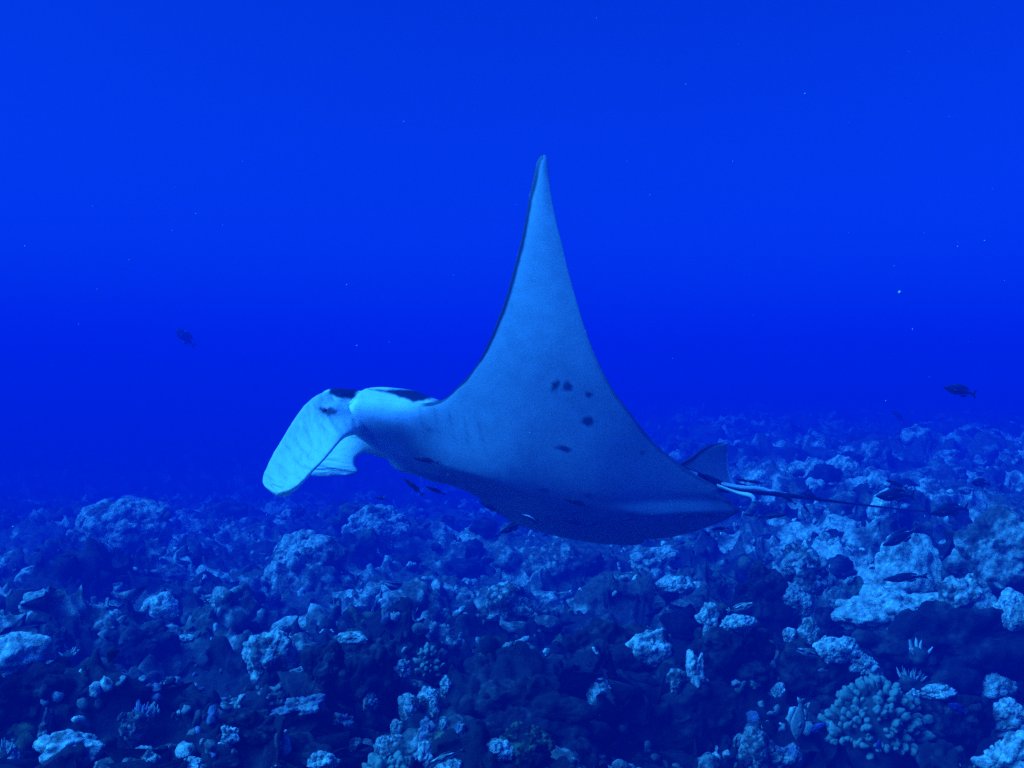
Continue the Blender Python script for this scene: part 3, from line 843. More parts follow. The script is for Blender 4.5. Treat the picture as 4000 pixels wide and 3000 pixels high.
PG, DG, KG = "pale reef rocks", "dark overgrown reef mounds", "knobby pale corals"
ROCKS = [
 ("pale_boulder", "large pale boulder with a dark fish swimming across its foot", 3560, 2085, 2370, 300, 'bright', 'smooth', PG),
 ("rock_shelf", "broad pale shelf spreading at the foot of the large pale boulder", 3500, 2310, 2440, 400, 'bright', 'rough', PG),
 ("broken_rock", "jagged pale rock leaning on the right side of the large pale boulder", 3770, 2235, 2420, 200, 'pale', 'rough', PG),
 ("pale_boulder", "smooth pale boulder cut by the left edge of the photo", 50, 2450, 2645, 290, 'bright', 'smooth', PG),
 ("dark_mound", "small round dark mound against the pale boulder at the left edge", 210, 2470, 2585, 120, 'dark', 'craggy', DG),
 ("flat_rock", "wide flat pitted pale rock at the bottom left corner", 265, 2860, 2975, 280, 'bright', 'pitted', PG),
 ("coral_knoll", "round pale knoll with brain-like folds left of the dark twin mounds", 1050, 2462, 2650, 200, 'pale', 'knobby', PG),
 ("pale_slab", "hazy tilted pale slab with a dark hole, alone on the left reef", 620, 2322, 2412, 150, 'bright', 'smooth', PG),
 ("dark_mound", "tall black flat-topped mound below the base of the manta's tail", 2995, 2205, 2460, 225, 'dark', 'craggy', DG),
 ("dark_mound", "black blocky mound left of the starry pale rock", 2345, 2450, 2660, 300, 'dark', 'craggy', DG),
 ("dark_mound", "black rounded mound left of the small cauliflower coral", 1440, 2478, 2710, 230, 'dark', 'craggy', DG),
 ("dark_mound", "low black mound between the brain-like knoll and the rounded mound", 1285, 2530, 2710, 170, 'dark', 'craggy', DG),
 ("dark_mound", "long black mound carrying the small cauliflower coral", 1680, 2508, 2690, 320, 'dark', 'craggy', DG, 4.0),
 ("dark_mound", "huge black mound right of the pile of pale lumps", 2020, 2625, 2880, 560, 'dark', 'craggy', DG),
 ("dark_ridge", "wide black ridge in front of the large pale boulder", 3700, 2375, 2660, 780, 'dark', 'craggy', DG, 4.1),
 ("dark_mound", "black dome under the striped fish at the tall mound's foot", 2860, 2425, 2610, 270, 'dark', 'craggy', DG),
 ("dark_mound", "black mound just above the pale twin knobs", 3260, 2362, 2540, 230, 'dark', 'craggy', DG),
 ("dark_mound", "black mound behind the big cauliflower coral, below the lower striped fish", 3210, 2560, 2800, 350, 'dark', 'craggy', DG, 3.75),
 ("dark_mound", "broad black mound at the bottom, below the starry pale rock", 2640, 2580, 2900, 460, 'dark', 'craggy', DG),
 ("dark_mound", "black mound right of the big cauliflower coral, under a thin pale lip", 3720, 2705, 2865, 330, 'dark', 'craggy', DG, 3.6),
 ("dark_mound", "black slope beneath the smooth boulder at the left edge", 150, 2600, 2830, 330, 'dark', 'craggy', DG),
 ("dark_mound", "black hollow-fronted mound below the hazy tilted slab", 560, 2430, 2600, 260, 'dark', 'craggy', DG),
 ("dark_mound", "small black mound behind the knobby violet-white clump", 960, 2760, 2900, 240, 'dark', 'craggy', DG),
 ("pale_rock", "starry pale rock wedged between two black mounds", 2540, 2450, 2580, 155, 'bright', 'pitted', PG),
 ("round_coral", "larger of two smooth round pale knobs standing together", 3155, 2418, 2505, 82, 'pale', 'smooth', "twin round knobs"),
 ("round_coral", "smaller of two smooth round pale knobs standing together", 3085, 2450, 2505, 56, 'pale', 'smooth', "twin round knobs"),
 ("rubble_heap", "bright rubbly heap just right of the lower striped fish", 3265, 2482, 2570, 170, 'bright', 'knobby', KG),
 ("spiky_rock", "small spiky pale rock above and left of the branching coral", 3390, 2565, 2630, 105, 'bright', 'spiky', PG),
 ("holed_rock", "pale rock with a round dark hole below the blocky black mound", 2352, 2645, 2765, 110, 'bright', 'pitted', PG),
 ("holed_rock", "tiny ring-shaped pale rock left of the big cauliflower coral", 3042, 2668, 2730, 50, 'bright', 'pitted', PG),
 ("spiky_rock", "spiky pitted pale rock high on the right, above the pale crag", 3890, 2635, 2738, 140, 'bright', 'pitted', PG),
 ("pale_crag", "lumpy pale crag at the right below the spiky pitted rock", 3925, 2748, 2865, 165, 'bright', 'knobby', PG),
 ("corner_rock", "pale rock filling the bottom right corner", 3960, 2895, 3030, 230, 'bright', 'spiky', PG),
 ("reef_mound", "tall rubbly mound at the right edge below the far dark fish", 3890, 1995, 2340, 340, 'mid', 'knobby', PG),
 ("pale_crag", "pale crag at the right edge above the wide black ridge", 3965, 2318, 2440, 150, 'bright', 'knobby', PG),
 ("knobby_coral", "big pale knobby coral right of the tall flat-topped black mound", 3140, 2158, 2300, 190, 'pale', 'knobby', KG),
 ("knobby_coral", "lower pale knobby coral hugging the tall black mound's right foot", 3115, 2285, 2405, 115, 'pale', 'knobby', KG),
 ("reef_mound", "smooth hazy rounded mound under the manta's belly", 2180, 2118, 2260, 280, 'mid', 'smooth', PG),
 ("pale_slab", "pale slab with a dark stub in front, under the manta's tail end", 2570, 2140, 2245, 200, 'pale', 'rough', PG),
 ("knobby_coral", "pale knobby coral between the pale slab and the tall black mound", 2640, 2245, 2335, 150, 'bright', 'knobby', KG),
 ("curved_rock", "pale curved rock below the smooth hazy mound", 1985, 2300, 2415, 160, 'pale', 'rough', PG),
 ("far_rock", "faint far pale rock seen above the middle of the manta's tail", 3300, 1775, 1860, 115, 'bright', 'smooth', PG),
 ("far_rock", "faint far round rock just behind the two fish at the tail base", 2960, 1835, 1915, 130, 'bright', 'smooth', PG),
 ("far_rock", "hazy pale rock touched by the nose of the large dark fish", 3455, 1915, 2020, 120, 'bright', 'smooth', PG),
 ("hazy_mound", "dim low mound far off on the left edge of the reef", 470, 1970, 2130, 360, 'pale', 'knobby', PG),
 ("hazy_mound", "dim mound of rubble below the manta's head", 1180, 2080, 2280, 260, 'pale', 'knobby', PG),
 ("hazy_mound", "dim rubbly mound below the manta's throat", 1480, 1985, 2110, 240, 'pale', 'knobby', PG),
 ("coral_lump", "smooth pale lump at the left end of the lump pile", 1445, 2705, 2765, 75, 'pale', 'smooth', KG),
 ("coral_lump", "rounded pale lump at the front of the black mound's left shoulder", 1595, 2708, 2805, 82, 'pale', 'smooth', KG),
 ("coral_lump", "long pale lump higher up the lump pile, near the huge mound", 1670, 2680, 2745, 90, 'pale', 'smooth', KG),
 ("coral_lump", "topmost pale lump of the pile beside the huge black mound", 1742, 2645, 2705, 52, 'pale', 'knobby', KG),
 ("coral_lump", "egg-shaped pale lump under the long one in the pile", 1697, 2730, 2795, 46, 'pale', 'smooth', KG),
 ("coral_lump", "small oval pale lump nearest the huge black mound", 1734, 2798, 2848, 42, 'pale', 'smooth', KG),
 ("coral_lump", "violet-tinted round lump at the foot of the huge black mound", 1800, 2822, 2872, 42, 'violet', 'knobby', KG),
 ("coral_lump", "pale upright lump at the left of the pile's middle row", 1551, 2805, 2875, 50, 'pale', 'smooth', KG),
 ("coral_lump", "violet-white crusted lump in the middle of the pile", 1667, 2800, 2890, 76, 'violet', 'rough', KG),
 ("coral_lump", "arched pale lump in the pile's lower row", 1515, 2872, 2955, 110, 'pale', 'smooth', KG),
 ("coral_lump", "dull pale lump left of the arched one", 1395, 2878, 2945, 76, 'mid', 'smooth', KG),
 ("coral_lump", "warty pale lump at the right of the pile's lower row", 1655, 2908, 3000, 70, 'bright', 'knobby', KG),
 ("coral_lump", "wide smooth pale lump cut by the bottom edge, below a lined fish", 1750, 2955, 3030, 120, 'pale', 'smooth', KG),
 ("coral_lump", "bright textured boulder coral at the bottom, right of the lined fish", 1947, 2880, 2960, 98, 'bright', 'knobby', KG),
 ("algae_clump", "green-brown algae clump around the bright textured boulder coral", 2060, 2850, 2990, 190, 'olive', 'knobby', KG),
 ("knobby_coral", "violet-white knobby coral just left of the lump pile", 1335, 2785, 2850, 72, 'violet', 'spiky', KG),
 ("knobby_coral", "wide violet-white knobby clump below the pale plate", 1165, 2738, 2808, 155, 'violet', 'spiky', KG),
 ("coral_column", "slim pale column under the wide violet-white clump", 1120, 2878, 2955, 40, 'bright', 'knobby', KG),
 ("knobby_coral", "curled bright coral at the bottom, left of the lump pile", 1265, 2945, 3000, 100, 'bright', 'spiky', KG),
 ("pale_slab", "dull leaning slab above the wide violet-white clump", 1078, 2672, 2750, 125, 'mid', 'rough', PG),
 ("pale_plate", "smooth pale plate below the brain-like knoll", 1165, 2608, 2665, 92, 'pale', 'smooth', PG),
 ("pale_plate", "pale cap resting on the rounded black mound's left shoulder", 1380, 2468, 2510, 130, 'pale', 'smooth', PG),
 ("pale_stone", "small torn pale stone left of the small cauliflower coral", 1568, 2588, 2640, 70, 'bright', 'spiky', PG),
 ("coral_column", "knobby coral column above the flat pitted rock", 176, 2808, 2900, 46, 'mid', 'spiky', KG),
 ("pale_stone", "horn-shaped pale stone on the dark bottom, left of centre", 895, 2835, 2898, 66, 'bright', 'spiky', PG),
 ("pale_stone", "low bright stone at the bottom edge under a small spike", 760, 2965, 3010, 95, 'bright', 'rough', PG),
 ("pale_stone", "pale ragged stone near the bottom, right of the flat pitted rock", 590, 2925, 2990, 75, 'pale', 'rough', PG),
 ("knobby_coral", "knobby coral in the bottom left corner beside the flat rock", 45, 2890, 2990, 100, 'bright', 'knobby', KG),
 ("pale_stone", "pale crusted stones below the flat pitted rock", 490, 2955, 3025, 190, 'mid', 'rough', PG),
 ("pale_stone", "arched pale stone left of the dark slope's foot", 515, 2800, 2875, 66, 'mid', 'spiky', PG),
 ("thin_plate", "thin pale curved plate above a white ball on the left reef", 728, 2478, 2505, 62, 'bright', 'smooth', PG),
 ("pale_lip", "thin bright ledge right of the big cauliflower coral", 3660, 2688, 2722, 150, 'bright', 'rough', PG),
 ("pale_stone", "round bright stone touching the right end of the big cauliflower coral", 3565, 2695, 2740, 50, 'bright', 'rough', PG),
 ("reef_mound", "dim crusted mound at the bottom, left of the pale head-down fish", 2960, 2850, 3000, 150, 'mid', 'rough', PG),
 ("pale_stone", "dull violet crust at the bottom, below the head-down fish", 3060, 2905, 3000, 120, 'violet', 'rough', PG),
 ("pale_stone", "bright crust inside the hollow right of the starry pale rock", 2720, 2560, 2660, 70, 'bright', 'spiky', PG),
 ("round_coral", "dull round coral below the starry pale rock", 2640, 2615, 2690, 66, 'mid', 'knobby', KG),
 ("pale_crag", "bright crest on the black dome under the upper striped fish", 2880, 2400, 2455, 130, 'bright', 'knobby', PG),
 ("knobby_coral", "bright knobby crest left of the upper striped fish", 2770, 2370, 2450, 70, 'bright', 'spiky', KG),
]
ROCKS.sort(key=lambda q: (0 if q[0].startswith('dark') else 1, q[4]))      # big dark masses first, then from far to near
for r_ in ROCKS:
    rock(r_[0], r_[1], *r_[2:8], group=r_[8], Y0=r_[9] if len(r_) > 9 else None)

# ---- cauliflower corals: a bed of blunt branch tips, each its own part
LOBE = mat_plain("cauliflower_coral", (0.16, 0.21, 0.16), rough=0.75, spec=0.35, scale=30, amt=0.35)
LOBEBASE = mat_plain("coral_base", (0.06, 0.07, 0.06), rough=0.9, spec=0.2, scale=30, amt=0.3)
FINGER = mat_plain("finger_coral", (0.52, 0.52, 0.46), rough=0.8, spec=0.35, scale=40, amt=0.3)
FINGER_V = mat_plain("violet_finger_coral", (0.34, 0.31, 0.44), rough=0.8, spec=0.35, scale=40, amt=0.3)

def lobe_mesh(seed, sub=3, stretch=1.6, flat=1.0):
    V, F = ico(sub)
    off = np.array([seed * 2.1, -seed * 1.3, seed * 0.7])
    V = V * (1 + 0.22 * fbm(V + off, 0.9, 2, seed))[:, None]
    N = normals(V, F)
    V = V + N * (0.35 * domes(V + off, 0.55, 0.3, 0.68, seed + 4))[:, None]
    V[:, 2] *= stretch; V[:, 1] *= flat
    return np_mesh("lobe", V, F)
LOBES = [lobe_mesh(s, 3, st, fl) for s, st, fl in ((1, 1.5, 1.0), (2, 1.3, 0.75), (3, 1.7, 0.9), (4, 1.25, 0.65))]
for me_ in LOBES: me_.materials.append(LOBE)

def cauliflower(label, cx, top, bot, w, n, rad, seed, Y=None, group="cauliflower corals"):
    rng = random.Random(seed)
    if Y is None: Y = seen_depth(cx - w * .45, top, cx + w * .45, min(bot, 3040), 3) + 0.02
    hw = w / 2 / FPX * Y; hh = (bot - top) / FPX * Y; hd = hw * 0.8
    c = at(cx, bot, Y - hd * 0.1)
    root = empty("cauliflower_coral", c)
    tag(root, label, "coral", group)
    V, F = ico(4)
    V = V * np.array([hw, hd, hh]) * 0.80
    V = V * (1 + 0.12 * fbm(V / hw, 0.5, 2, seed))[:, None]
    obj("coral_base", np_mesh("coral_base", V, F), LOBEBASE, root)
    ga = math.pi * (3 - math.sqrt(5))
    for k in range(n):
        u = 1 - (k + 0.5) / n * 1.12
        r = math.sqrt(max(0, 1 - u * u)); a = ga * k
        d = Vector((r * math.cos(a), r * math.sin(a), u))
        d = (d + Vector((rng.gauss(0, .07), rng.gauss(0, .07), rng.gauss(0, .07)))).normalized()
        if rng.random() < 0.07: continue
        s = rad * rng.uniform(0.62, 1.35)
        o = bpy.data.objects.new("lobe", LOBES[rng.randrange(4)]); COL.objects.link(o); o.parent = root
        f = rng.uniform(0.84, 1.06)
        o.location = (d.x * hw * f, d.y * hd * f, d.z * hh * f)
        q = Vector((d.x / hw, d.y / hd, d.z / hh)).normalized()
        q = (q + Vector((rng.gauss(0, .15), rng.gauss(0, .15), rng.gauss(0, .15) + .15))).normalized()
        o.rotation_euler = (q.to_track_quat('Z', 'Y') @ Euler((0, 0, rng.uniform(0, 6.28))).to_quaternion()).to_euler()
        o.scale = (s, s, s)
    return root
cauliflower("big round cauliflower coral with dozens of blunt greenish tips", 3422, 2668, 2870, 375, 270, 0.0128, 3)
cauliflower("small cauliflower coral ball on a black mound in the middle of the reef", 1668, 2532, 2620, 92, 52, 0.0088, 5)
cauliflower("greenish cauliflower coral cut by the bottom edge below the lump pile", 1510, 2972, 3050, 190, 80, 0.0115, 8)

def finger_mesh(seed):
    V, F = ico(3)
    off = np.array([seed * 1.7, seed * 0.9, -seed])
    z = V[:, 2]
    rad = 1.0 - 0.25 * z
    V[:, 0] *= rad; V[:, 1] *= rad
    V = V * (1 + 0.2 * fbm(V + off, 0.8, 2, seed))[:, None]
    V[:, 2] = (V[:, 2] + 0.8) * 2.0
    V[:, 0] += 0.25 * np.sin(V[:, 2] * 0.9 + seed)
    return np_mesh("branch", V, F)
FINGERS = [finger_mesh(s) for s in (1, 2, 3)]
FINGERS_V = [finger_mesh(s) for s in (4, 5, 6)]
for me_ in FINGERS: me_.materials.append(FINGER)
for me_ in FINGERS_V: me_.materials.append(FINGER_V)

def finger_coral(label, cx, top, bot, w, n, seed, violet=False, group="finger corals"):
    rng = random.Random(seed)
    Y = seen_depth(cx - w * .35, top + (bot - top) * .3, cx + w * .35, min(bot, 3040), 25)
    hw = w / 2 / FPX * Y; hh = (bot - top) / FPX * Y
    c = at(cx, bot, Y + hw * 0.15)
    root = empty("finger_coral", c)
    tag(root, label, "coral", group)
    V, F = ico(3)
    V = V * np.array([hw * 0.75, hw * 0.6, hh * 0.35]) * (1 + 0.2 * fbm(V * 2, 0.8, 2, seed))[:, None]
    obj("coral_base", np_mesh("coral_base", V, F), LOBEBASE, root)
    s0 = min(0.012, 0.30 * math.sqrt(hw * hh / n))
    for k in range(n):
        o = bpy.data.objects.new("branch", (FINGERS_V if violet else FINGERS)[rng.randrange(3)]); COL.objects.link(o); o.parent = root
        x, y = rng.uniform(-0.9, 0.9), rng.uniform(-0.9, 0.6)
        zz = rng.uniform(0.1, 0.85) * (1 - 0.35 * abs(x))
        tip = Vector((x * hw, y * hw * 0.6, max(zz, 0.3) * hh))
        foot = Vector((x * hw * 0.55, y * hw * 0.35, 0.05 * hh))
        v = tip - foot
        o.location = foot
        o.rotation_euler = v.to_track_quat('Z', 'Y').to_euler()
        s = s0 * rng.uniform(0.75, 1.25)
        o.scale = (s, s, max(v.length / 3.6, s * 0.6))
    return root
finger_coral("pale branching coral above the big cauliflower coral", 3560, 2565, 2665, 120, 30, 11)
finger_coral("three-fingered pale coral on the dark bottom left", 386, 2695, 2755, 50, 3, 12)
finger_coral("violet finger coral between the three-fingered coral and the brain-like knoll", 552, 2698, 2795, 92, 16, 14, True)
finger_coral("slender pale finger coral right of the violet one", 612, 2720, 2795, 34, 7, 15)
finger_coral("pale finger coral in the left edge above the corner coral", 22, 2862, 2945, 80, 14, 16)
finger_coral("short pale finger coral beside the pale boulder at the left", 275, 2500, 2560, 90, 12, 17)
finger_coral("dim olive branching coral above the pale branching coral", 3590, 2450, 2560, 120, 18, 18)

# ------------------------------------------------------------------ fish
def mfish(name, cols, rough=0.45):
    return mat_plain(name, cols, rough=rough, spec=0.5, scale=14, amt=0.3)
F_DARK = mfish("dark_fish_skin", (0.018, 0.020, 0.024)); F_FIN = mfish("dark_fin", (0.022, 0.025, 0.03))
F_GREY = mfish("grey_fish_skin", (0.10, 0.11, 0.12)); F_BLUE = mfish("blue_fish_skin", (0.025, 0.04, 0.20)); F_PALE = mfish("pale_fish_skin", (0.17, 0.18, 0.17))
F_WHITE = mfish("white_fish_skin", (0.62, 0.64, 0.58)); F_EYE = mfish("fish_eye", (0.01, 0.01, 0.012), 0.2)

def body_mesh(prof_top, prof_bot, width, n=22, m=14, arch=0.0):
    """unit-length fish, nose at x = -0.5, tail root at x = 0.34"""
    t = np.linspace(0, 1, n); x = -0.5 + 0.86 * t
    up = np.interp(t, *zip(*prof_top)); dn = np.interp(t, *zip(*prof_bot)); wd = np.interp(t, *zip(*width))
    for a in (up, dn, wd):
        a[1:-1] = 0.25 * a[:-2] + 0.5 * a[1:-1] + 0.25 * a[2:]
    an = np.linspace(0, 2 * math.pi, m, endpoint=False)
    V = []
    for i in range(n):
        for q in an:
            zz = math.sin(q); V.append((x[i], math.cos(q) * wd[i], (up[i] if zz > 0 else dn[i]) * zz + arch * (1 - (2 * t[i] - 1) ** 2)))
    V = np.array(V)
    F = np.array([[i*m+j, i*m+(j+1) % m, (i+1)*m+(j+1) % m, (i+1)*m+j] for i in range(n-1) for j in range(m)])
    return V, F[:, ::-1]

def plate(pts, th):
    """thin closed plate from an outline in the x-z plane"""
    pts = np.array(pts, float); n = len(pts)
    c = pts.mean(0)
    V = np.zeros((2 * n + 2, 3))
    V[:n, 0], V[:n, 2] = pts[:, 0], pts[:, 1]; V[n:2*n] = V[:n]
    V[:n, 1] = th * 0.25; V[n:2*n, 1] = -th * 0.25
    V[2*n] = (c[0], th, c[1]); V[2*n+1] = (c[0], -th, c[1])
    F = []
    for i in range(n):
        j = (i + 1) % n
        F += [[2*n, i, j], [2*n+1, n + j, n + i], [i, n + i, n + j], [i, n + j, j]]
    return V, np.array(F)

def make_fish(kind):
    r = empty(kind["name"], (0, 50, -3))
    h = kind["h"]; w = kind["w"]
    top = [(0, .02), (.1, h*.50), (.25, h*.85), (.42, h), (.65, h*.75), (.85, h*.32), (1, h*.22)]
    bot = [(0, .02), (.1, h*.42), (.25, h*.80), (.42, h*.95), (.65, h*.70), (.85, h*.30), (1, h*.22)]
    wid = [(0, .012), (.12, w*.7), (.3, w), (.5, w*.9), (.8, w*.4), (1, w*.12)]
    V, F = body_mesh(top, bot, wid, arch=kind.get("arch", 0))
    if kind.get("stripe"):
        t = V[:, 2] / h
        dark = sstep(0.30, 0.22, np.abs(t - 0.15)) ; crown = sstep(0.55, 0.65, t)
        col = np.array([0.62, 0.64, 0.58]) * (1 - dark)[:, None] + np.array([0.012, 0.014, 0.016]) * dark[:, None]
        col = col * (1 - 0.75 * crown)[:, None] + np.array([0.05, 0.07, 0.04]) * (0.75 * crown)[:, None]
        me = np_mesh("body", V, F, col); mt = SKIN
    else:
        me = np_mesh("body", V, F); mt = kind["mat"]
    obj("body", me, mt, r)
    a = kind.get("arch", 0)
    f = h * kind.get("tail", 1.0)
    tail = [(.33, h*.20), (.40, h*.42), (.5, f*1.0), (.485, f*.5), (.455, 0), (.485, -f*.5), (.5, -f*1.0), (.40, -h*.42), (.33, -h*.20)]
    obj("tail_fin", np_mesh("tail_fin", *plate(tail, .006)), kind["fin"], r)
    dors = [(-.26, h*.80), (-.18, h*1.12 + .01), (-.02, h*1.28), (.12, h*1.18), (.24, h*.85), (.26, h*.45), (.1, h*.65), (-.1, h*.85)]
    obj("dorsal_fin", np_mesh("dorsal_fin", *plate([(x, z + a) for x, z in dors], .005)), kind["fin"], r)
    anal = [(0.0, -h*.85), (.10, -h*1.15), (.22, -h*.85), (.25, -h*.45), (.1, -h*.65)]
    obj("anal_fin", np_mesh("anal_fin", *plate([(x, z + a * .6) for x, z in anal], .005)), kind["fin"], r)
    for s in (-1, 1):
        V, F = plate([(-.24, -h*.05), (-.16, h*.10), (-.06, -h*.10), (-.10, -h*.38), (-.2, -h*.25)], .004)
        V[:, 1] += s * (w * 0.95 + 0.3 * (V[:, 0] + .24) * 0.5)
        obj("pectoral_fin", np_mesh("pectoral_fin", V, F), kind["fin"], r)
        V, F = ico(2)
        obj("eye", np_mesh("eye", V * np.array([.016, .008, .016]) + np.array([-.41, s * w * .58, h * .22]), F), F_EYE, r)
    return r

KINDS = {
 'oval': dict(name="dark_reef_fish", h=.145, w=.075, mat=F_DARK, fin=F_FIN, tail=0.9),
 'deep': dict(name="dark_reef_fish", h=.20, w=.07, mat=F_DARK, fin=F_FIN, tail=0.5),
 'slim': dict(name="slender_fish", h=.085, w=.05, mat=F_DARK, fin=F_FIN, tail=0.8),
 'bent': dict(name="slender_fish", h=.085, w=.05, mat=F_DARK, fin=F_FIN, tail=0.8, arch=.05),
 'stripe': dict(name="striped_fish", h=.115, w=.06, mat=F_WHITE, fin=F_PALE, tail=0.8, stripe=True),
 'blue': dict(name="blue_fish", h=.17, w=.06, mat=F_BLUE, fin=F_BLUE, tail=0.9),
 'pale': dict(name="pale_fish", h=.20, w=.06, mat=F_PALE, fin=F_PALE, tail=0.5),
 'lined': dict(name="lined_fish", h=.10, w=.05, mat=F_GREY, fin=F_FIN, tail=0.8, stripe=True),
}
_proto = {}
def fish(kind, head, tail, depth, label, group, yaw=0.15):
    if kind not in _proto:
        _proto[kind] = make_fish(KINDS[kind]); o = _proto[kind]
    else:
        o = copy_tree(_proto[kind])
    head, tail = np.array(head, float), np.array(tail, float); mid = (head + tail) / 2; gk = 1.25 if kind in ('slim', 'bent') else 1.08; head, tail = mid + (head - mid) * gk, mid + (tail - mid) * gk
    x0, x1 = sorted((head[0], tail[0])); y0, y1 = sorted((head[1], tail[1]))
    if depth < 8 and y1 > 1850: depth = min(depth, seen_depth(x0, y0 - 12, x1, y1 + 12, 8) - 0.06)
    a, b = at(*head, depth), at(*tail, depth)
    b = b + np.array([0, np.linalg.norm(b - a) * yaw, 0])
    v = Vector(b - a); L = v.length
    X = v.normalized(); Z = Vector((0, 0, 1))
    if abs(X.z) > 0.95: Z = Vector((-1, 0, 0))
    Yv = Z.cross(X).normalized(); Z = X.cross(Yv)
    M = Matrix((X, Yv, Z)).transposed().to_4x4()
    o.rotation_euler = M.to_euler()
    o.location = Vector((a + b) / 2)
    o.scale = (L, L, L)
    tag(o, label, "fish", group)
    return o

G1, G2 = "dark reef fish around the manta's tail", "slender dark fish under the manta"
FISH = [
 ('deep', (690, 1288), (754, 1350), 12.5, "lone dark oval fish far left in open blue water", G1),
 ('oval', (3693, 1514), (3818, 1540), 6.0, "dark fish highest on the right, alone in open water", G1),
 ('oval', (3428, 1938), (3576, 1938), 5.0, "large dark fish above the manta's tail, nose at a pale rock", G1),
 ('slim', (3470, 1879), (3542, 1907), 5.0, "small slim dark fish just above the back of the large dark fish", G1),
 ('oval', (3638, 2004), (3790, 1986), 5.2, "dark fish at the very tip of the manta's tail", G1),
 ('slim', (3470, 2264), (3618, 2256), 4.5, "slim dark fish crossing the front of the large pale boulder", G1),
 ('oval', (3455, 2128), (3595, 2072), 6.0, "dim dark fish hovering over the top of the large pale boulder", G1),
 ('deep', (3796, 1884), (3872, 1892), 6.6, "dim dark oval fish near the right edge, level with the tail", G1),
 ('oval', (3486, 1606), (3538, 1648), 15.0, "barely visible fish in the blue haze above the tail", G1),
 ('oval', (1952, 2080), (2046, 2044), 5.2, "dim dark fish over the reef, left of the curved glinting fish", G2),
 ('slim', (1622, 1790), (1704, 1808), 3.9, "dark slender fish crossing the manta's pale throat", G2),
 ('slim', (1586, 1876), (1646, 1930), 4.1, "dark slender fish diving below the manta's throat", G2),
 ('slim', (1670, 1904), (1732, 1930), 4.6, "faint slender fish just right of the diving one", G2),
 ('slim', (1880, 1962), (1944, 2004), 4.1, "dark slender fish sloping along the manta's lower front edge", G2),
 ('slim', (2214, 1952), (2294, 1978), 4.1, "dark slender fish over the lower belly, beside a round spot", G2),
 ('slim', (2206, 2032), (2280, 2050), 4.4, "dark slender fish at the belly's lower edge, left of the bent one", G2),
 ('bent', (2295, 2054), (2345, 2046), 4.4, "short bent dark fish at the belly's lowest edge", G2),
 ('slim', (2438, 2030), (2482, 2026), 4.2, "faint tiny fish on the dark lower belly", G2),
 ('slim', (2882, 1873), (2932, 1884), 4.9, "left one of two small fish nose to tail behind the dorsal fin", G2),
 ('slim', (2924, 1879), (2976, 1890), 4.9, "right one of two small fish nose to tail behind the dorsal fin", G2),
 ('slim', (3050, 1931), (3108, 1968), 4.9, "small dark fish hanging just under the root of the tail", G2),
 ('slim', (3136, 1927), (3200, 1946), 5.0, "small dark fish riding on top of the tail", G2),
 ('slim', (3138, 1972), (3164, 2006), 5.0, "tiny dark fish pointing steeply up below the tail", G2),
 ('slim', (3066, 2012), (2976, 2022), 4.8, "slim dark fish below the claspers, facing right", G2),
 ('slim', (2908, 2010), (2952, 2016), 4.8, "stubby dark fish directly under the claspers", G2),
 ('slim', (2742, 2008), (2806, 2018), 4.4, "dark fish on the manta's rear edge, right of the arched one", G2),
 ('bent', (2662, 2024), (2724, 2016), 4.4, "arched dark fish on the lower rear of the belly", G2),
 ('slim', (2786, 2068), (2842, 2064), 4.6, "dark fish just outside the manta's rear edge, level", G2),
 ('slim', (2752, 2074), (2780, 2100), 4.6, "tiny dark fish diving beside the level one at the rear edge", G2),
 ('slim', (1470, 1944), (1508, 1954), 5.0, "tiny dark fish below the manta's far head fin", G2),
 ('stripe', (2946, 2358), (2846, 2392), 3.9, "striped fish slanting up right above a black dome", "striped reef fish"),
 ('stripe', (3112, 2538), (3222, 2574), 3.3, "striped fish slanting up left, below the pale twin knobs", "striped reef fish"),
 ('lined', (1682, 2982), (1812, 2938), 2.9, "grey lined fish lying on the lump pile at the bottom", "striped reef fish"),
 ('blue', (3706, 2752), (3784, 2792), 3.1, "vivid blue fish in front of a black mound at the right", "vivid blue fish"),
 ('blue', (3226, 2826), (3166, 2864), 3.0, "blue fish at the left foot of the big cauliflower coral", "vivid blue fish"),
 ('blue', (3436, 2890), (3438, 2942), 2.9, "small blue fish below the big cauliflower coral, nose up", "vivid blue fish"),
 ('pale', (3112, 2882), (3136, 2738), 3.0, "pale deep-bodied fish hanging head down by the cauliflower coral", "pale reef fish"),
 ('pale', (3196, 2620), (3234, 2622), 3.2, "tiny pale fish before a black mound, under the striped fish", "pale reef fish"),
]
for f_ in FISH:
    fish(*f_)
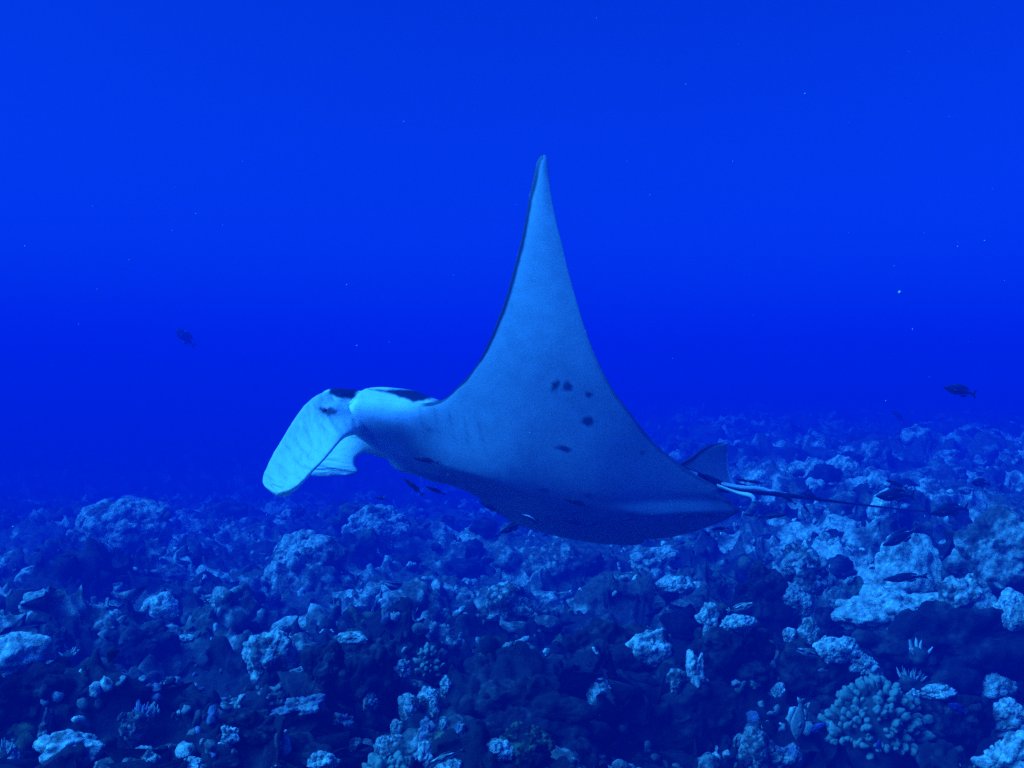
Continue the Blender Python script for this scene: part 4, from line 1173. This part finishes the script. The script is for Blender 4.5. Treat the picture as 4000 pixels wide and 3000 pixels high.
# one slender fish has a glint painted in near-white along its back
glint = fish('bent', (2042, 2016), (2112, 2052), 4.1, "curved small fish with a glint painted along its back, below the belly", G2)
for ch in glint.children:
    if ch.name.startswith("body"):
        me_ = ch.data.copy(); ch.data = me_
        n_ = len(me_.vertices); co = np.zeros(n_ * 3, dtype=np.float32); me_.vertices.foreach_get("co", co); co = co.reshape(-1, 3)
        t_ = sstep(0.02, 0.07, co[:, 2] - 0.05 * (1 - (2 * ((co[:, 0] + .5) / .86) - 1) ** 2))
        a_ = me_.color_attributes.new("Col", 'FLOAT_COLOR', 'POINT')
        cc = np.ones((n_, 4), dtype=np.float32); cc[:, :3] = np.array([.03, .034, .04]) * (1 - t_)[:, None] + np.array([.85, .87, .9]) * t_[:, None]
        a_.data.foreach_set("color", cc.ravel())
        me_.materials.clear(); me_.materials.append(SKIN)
        ch["label"] = "body with a glint painted along the back"

# ------------------------------------------------------------------ drifting particles in the water
def particles():
    rng = np.random.default_rng(11)
    V0, F0 = ico(1)
    Vs, Fs = [], []
    base = 0
    big = [(3514, 1142, 2.4, .0042), (1395, 1350, 3.0, .003), (1355, 1113, 3.0, .003), (3565, 1286, 3.0, .002), (865, 32, 3, .002), (3846, 940, 3.4, .003), (870, 880, 3.5, .002), (2680, 330, 3.2, .0025),
           (505, 1015, 3.4, .002), (380, 1130, 3.6, .002), (2070, 1690, 2.5, .0016), (3460, 1565, 3.2, .002), (900, 2720, 2.6, .0016), (3330, 2615, 2.2, .0012)]
    pts = [(at(a, b, c), s) for a, b, c, s in big]
    for k in range(170):
        d = rng.uniform(1.5, 9)
        pts.append((at(rng.uniform(-200, 4200), rng.uniform(-150, 2400), d), rng.uniform(0.0006, 0.0016)))
    for p, s in pts:
        V = V0 * s * rng.uniform(0.6, 1.4, 3) + p
        Vs.append(V); Fs.append(F0 + base); base += len(V0)
    o = obj("drifting_particles", np_mesh("drifting_particles", np.concatenate(Vs), np.concatenate(Fs)), F_WHITE)
    tag(o, "tiny pale particles drifting in the water", kind="stuff")
particles()
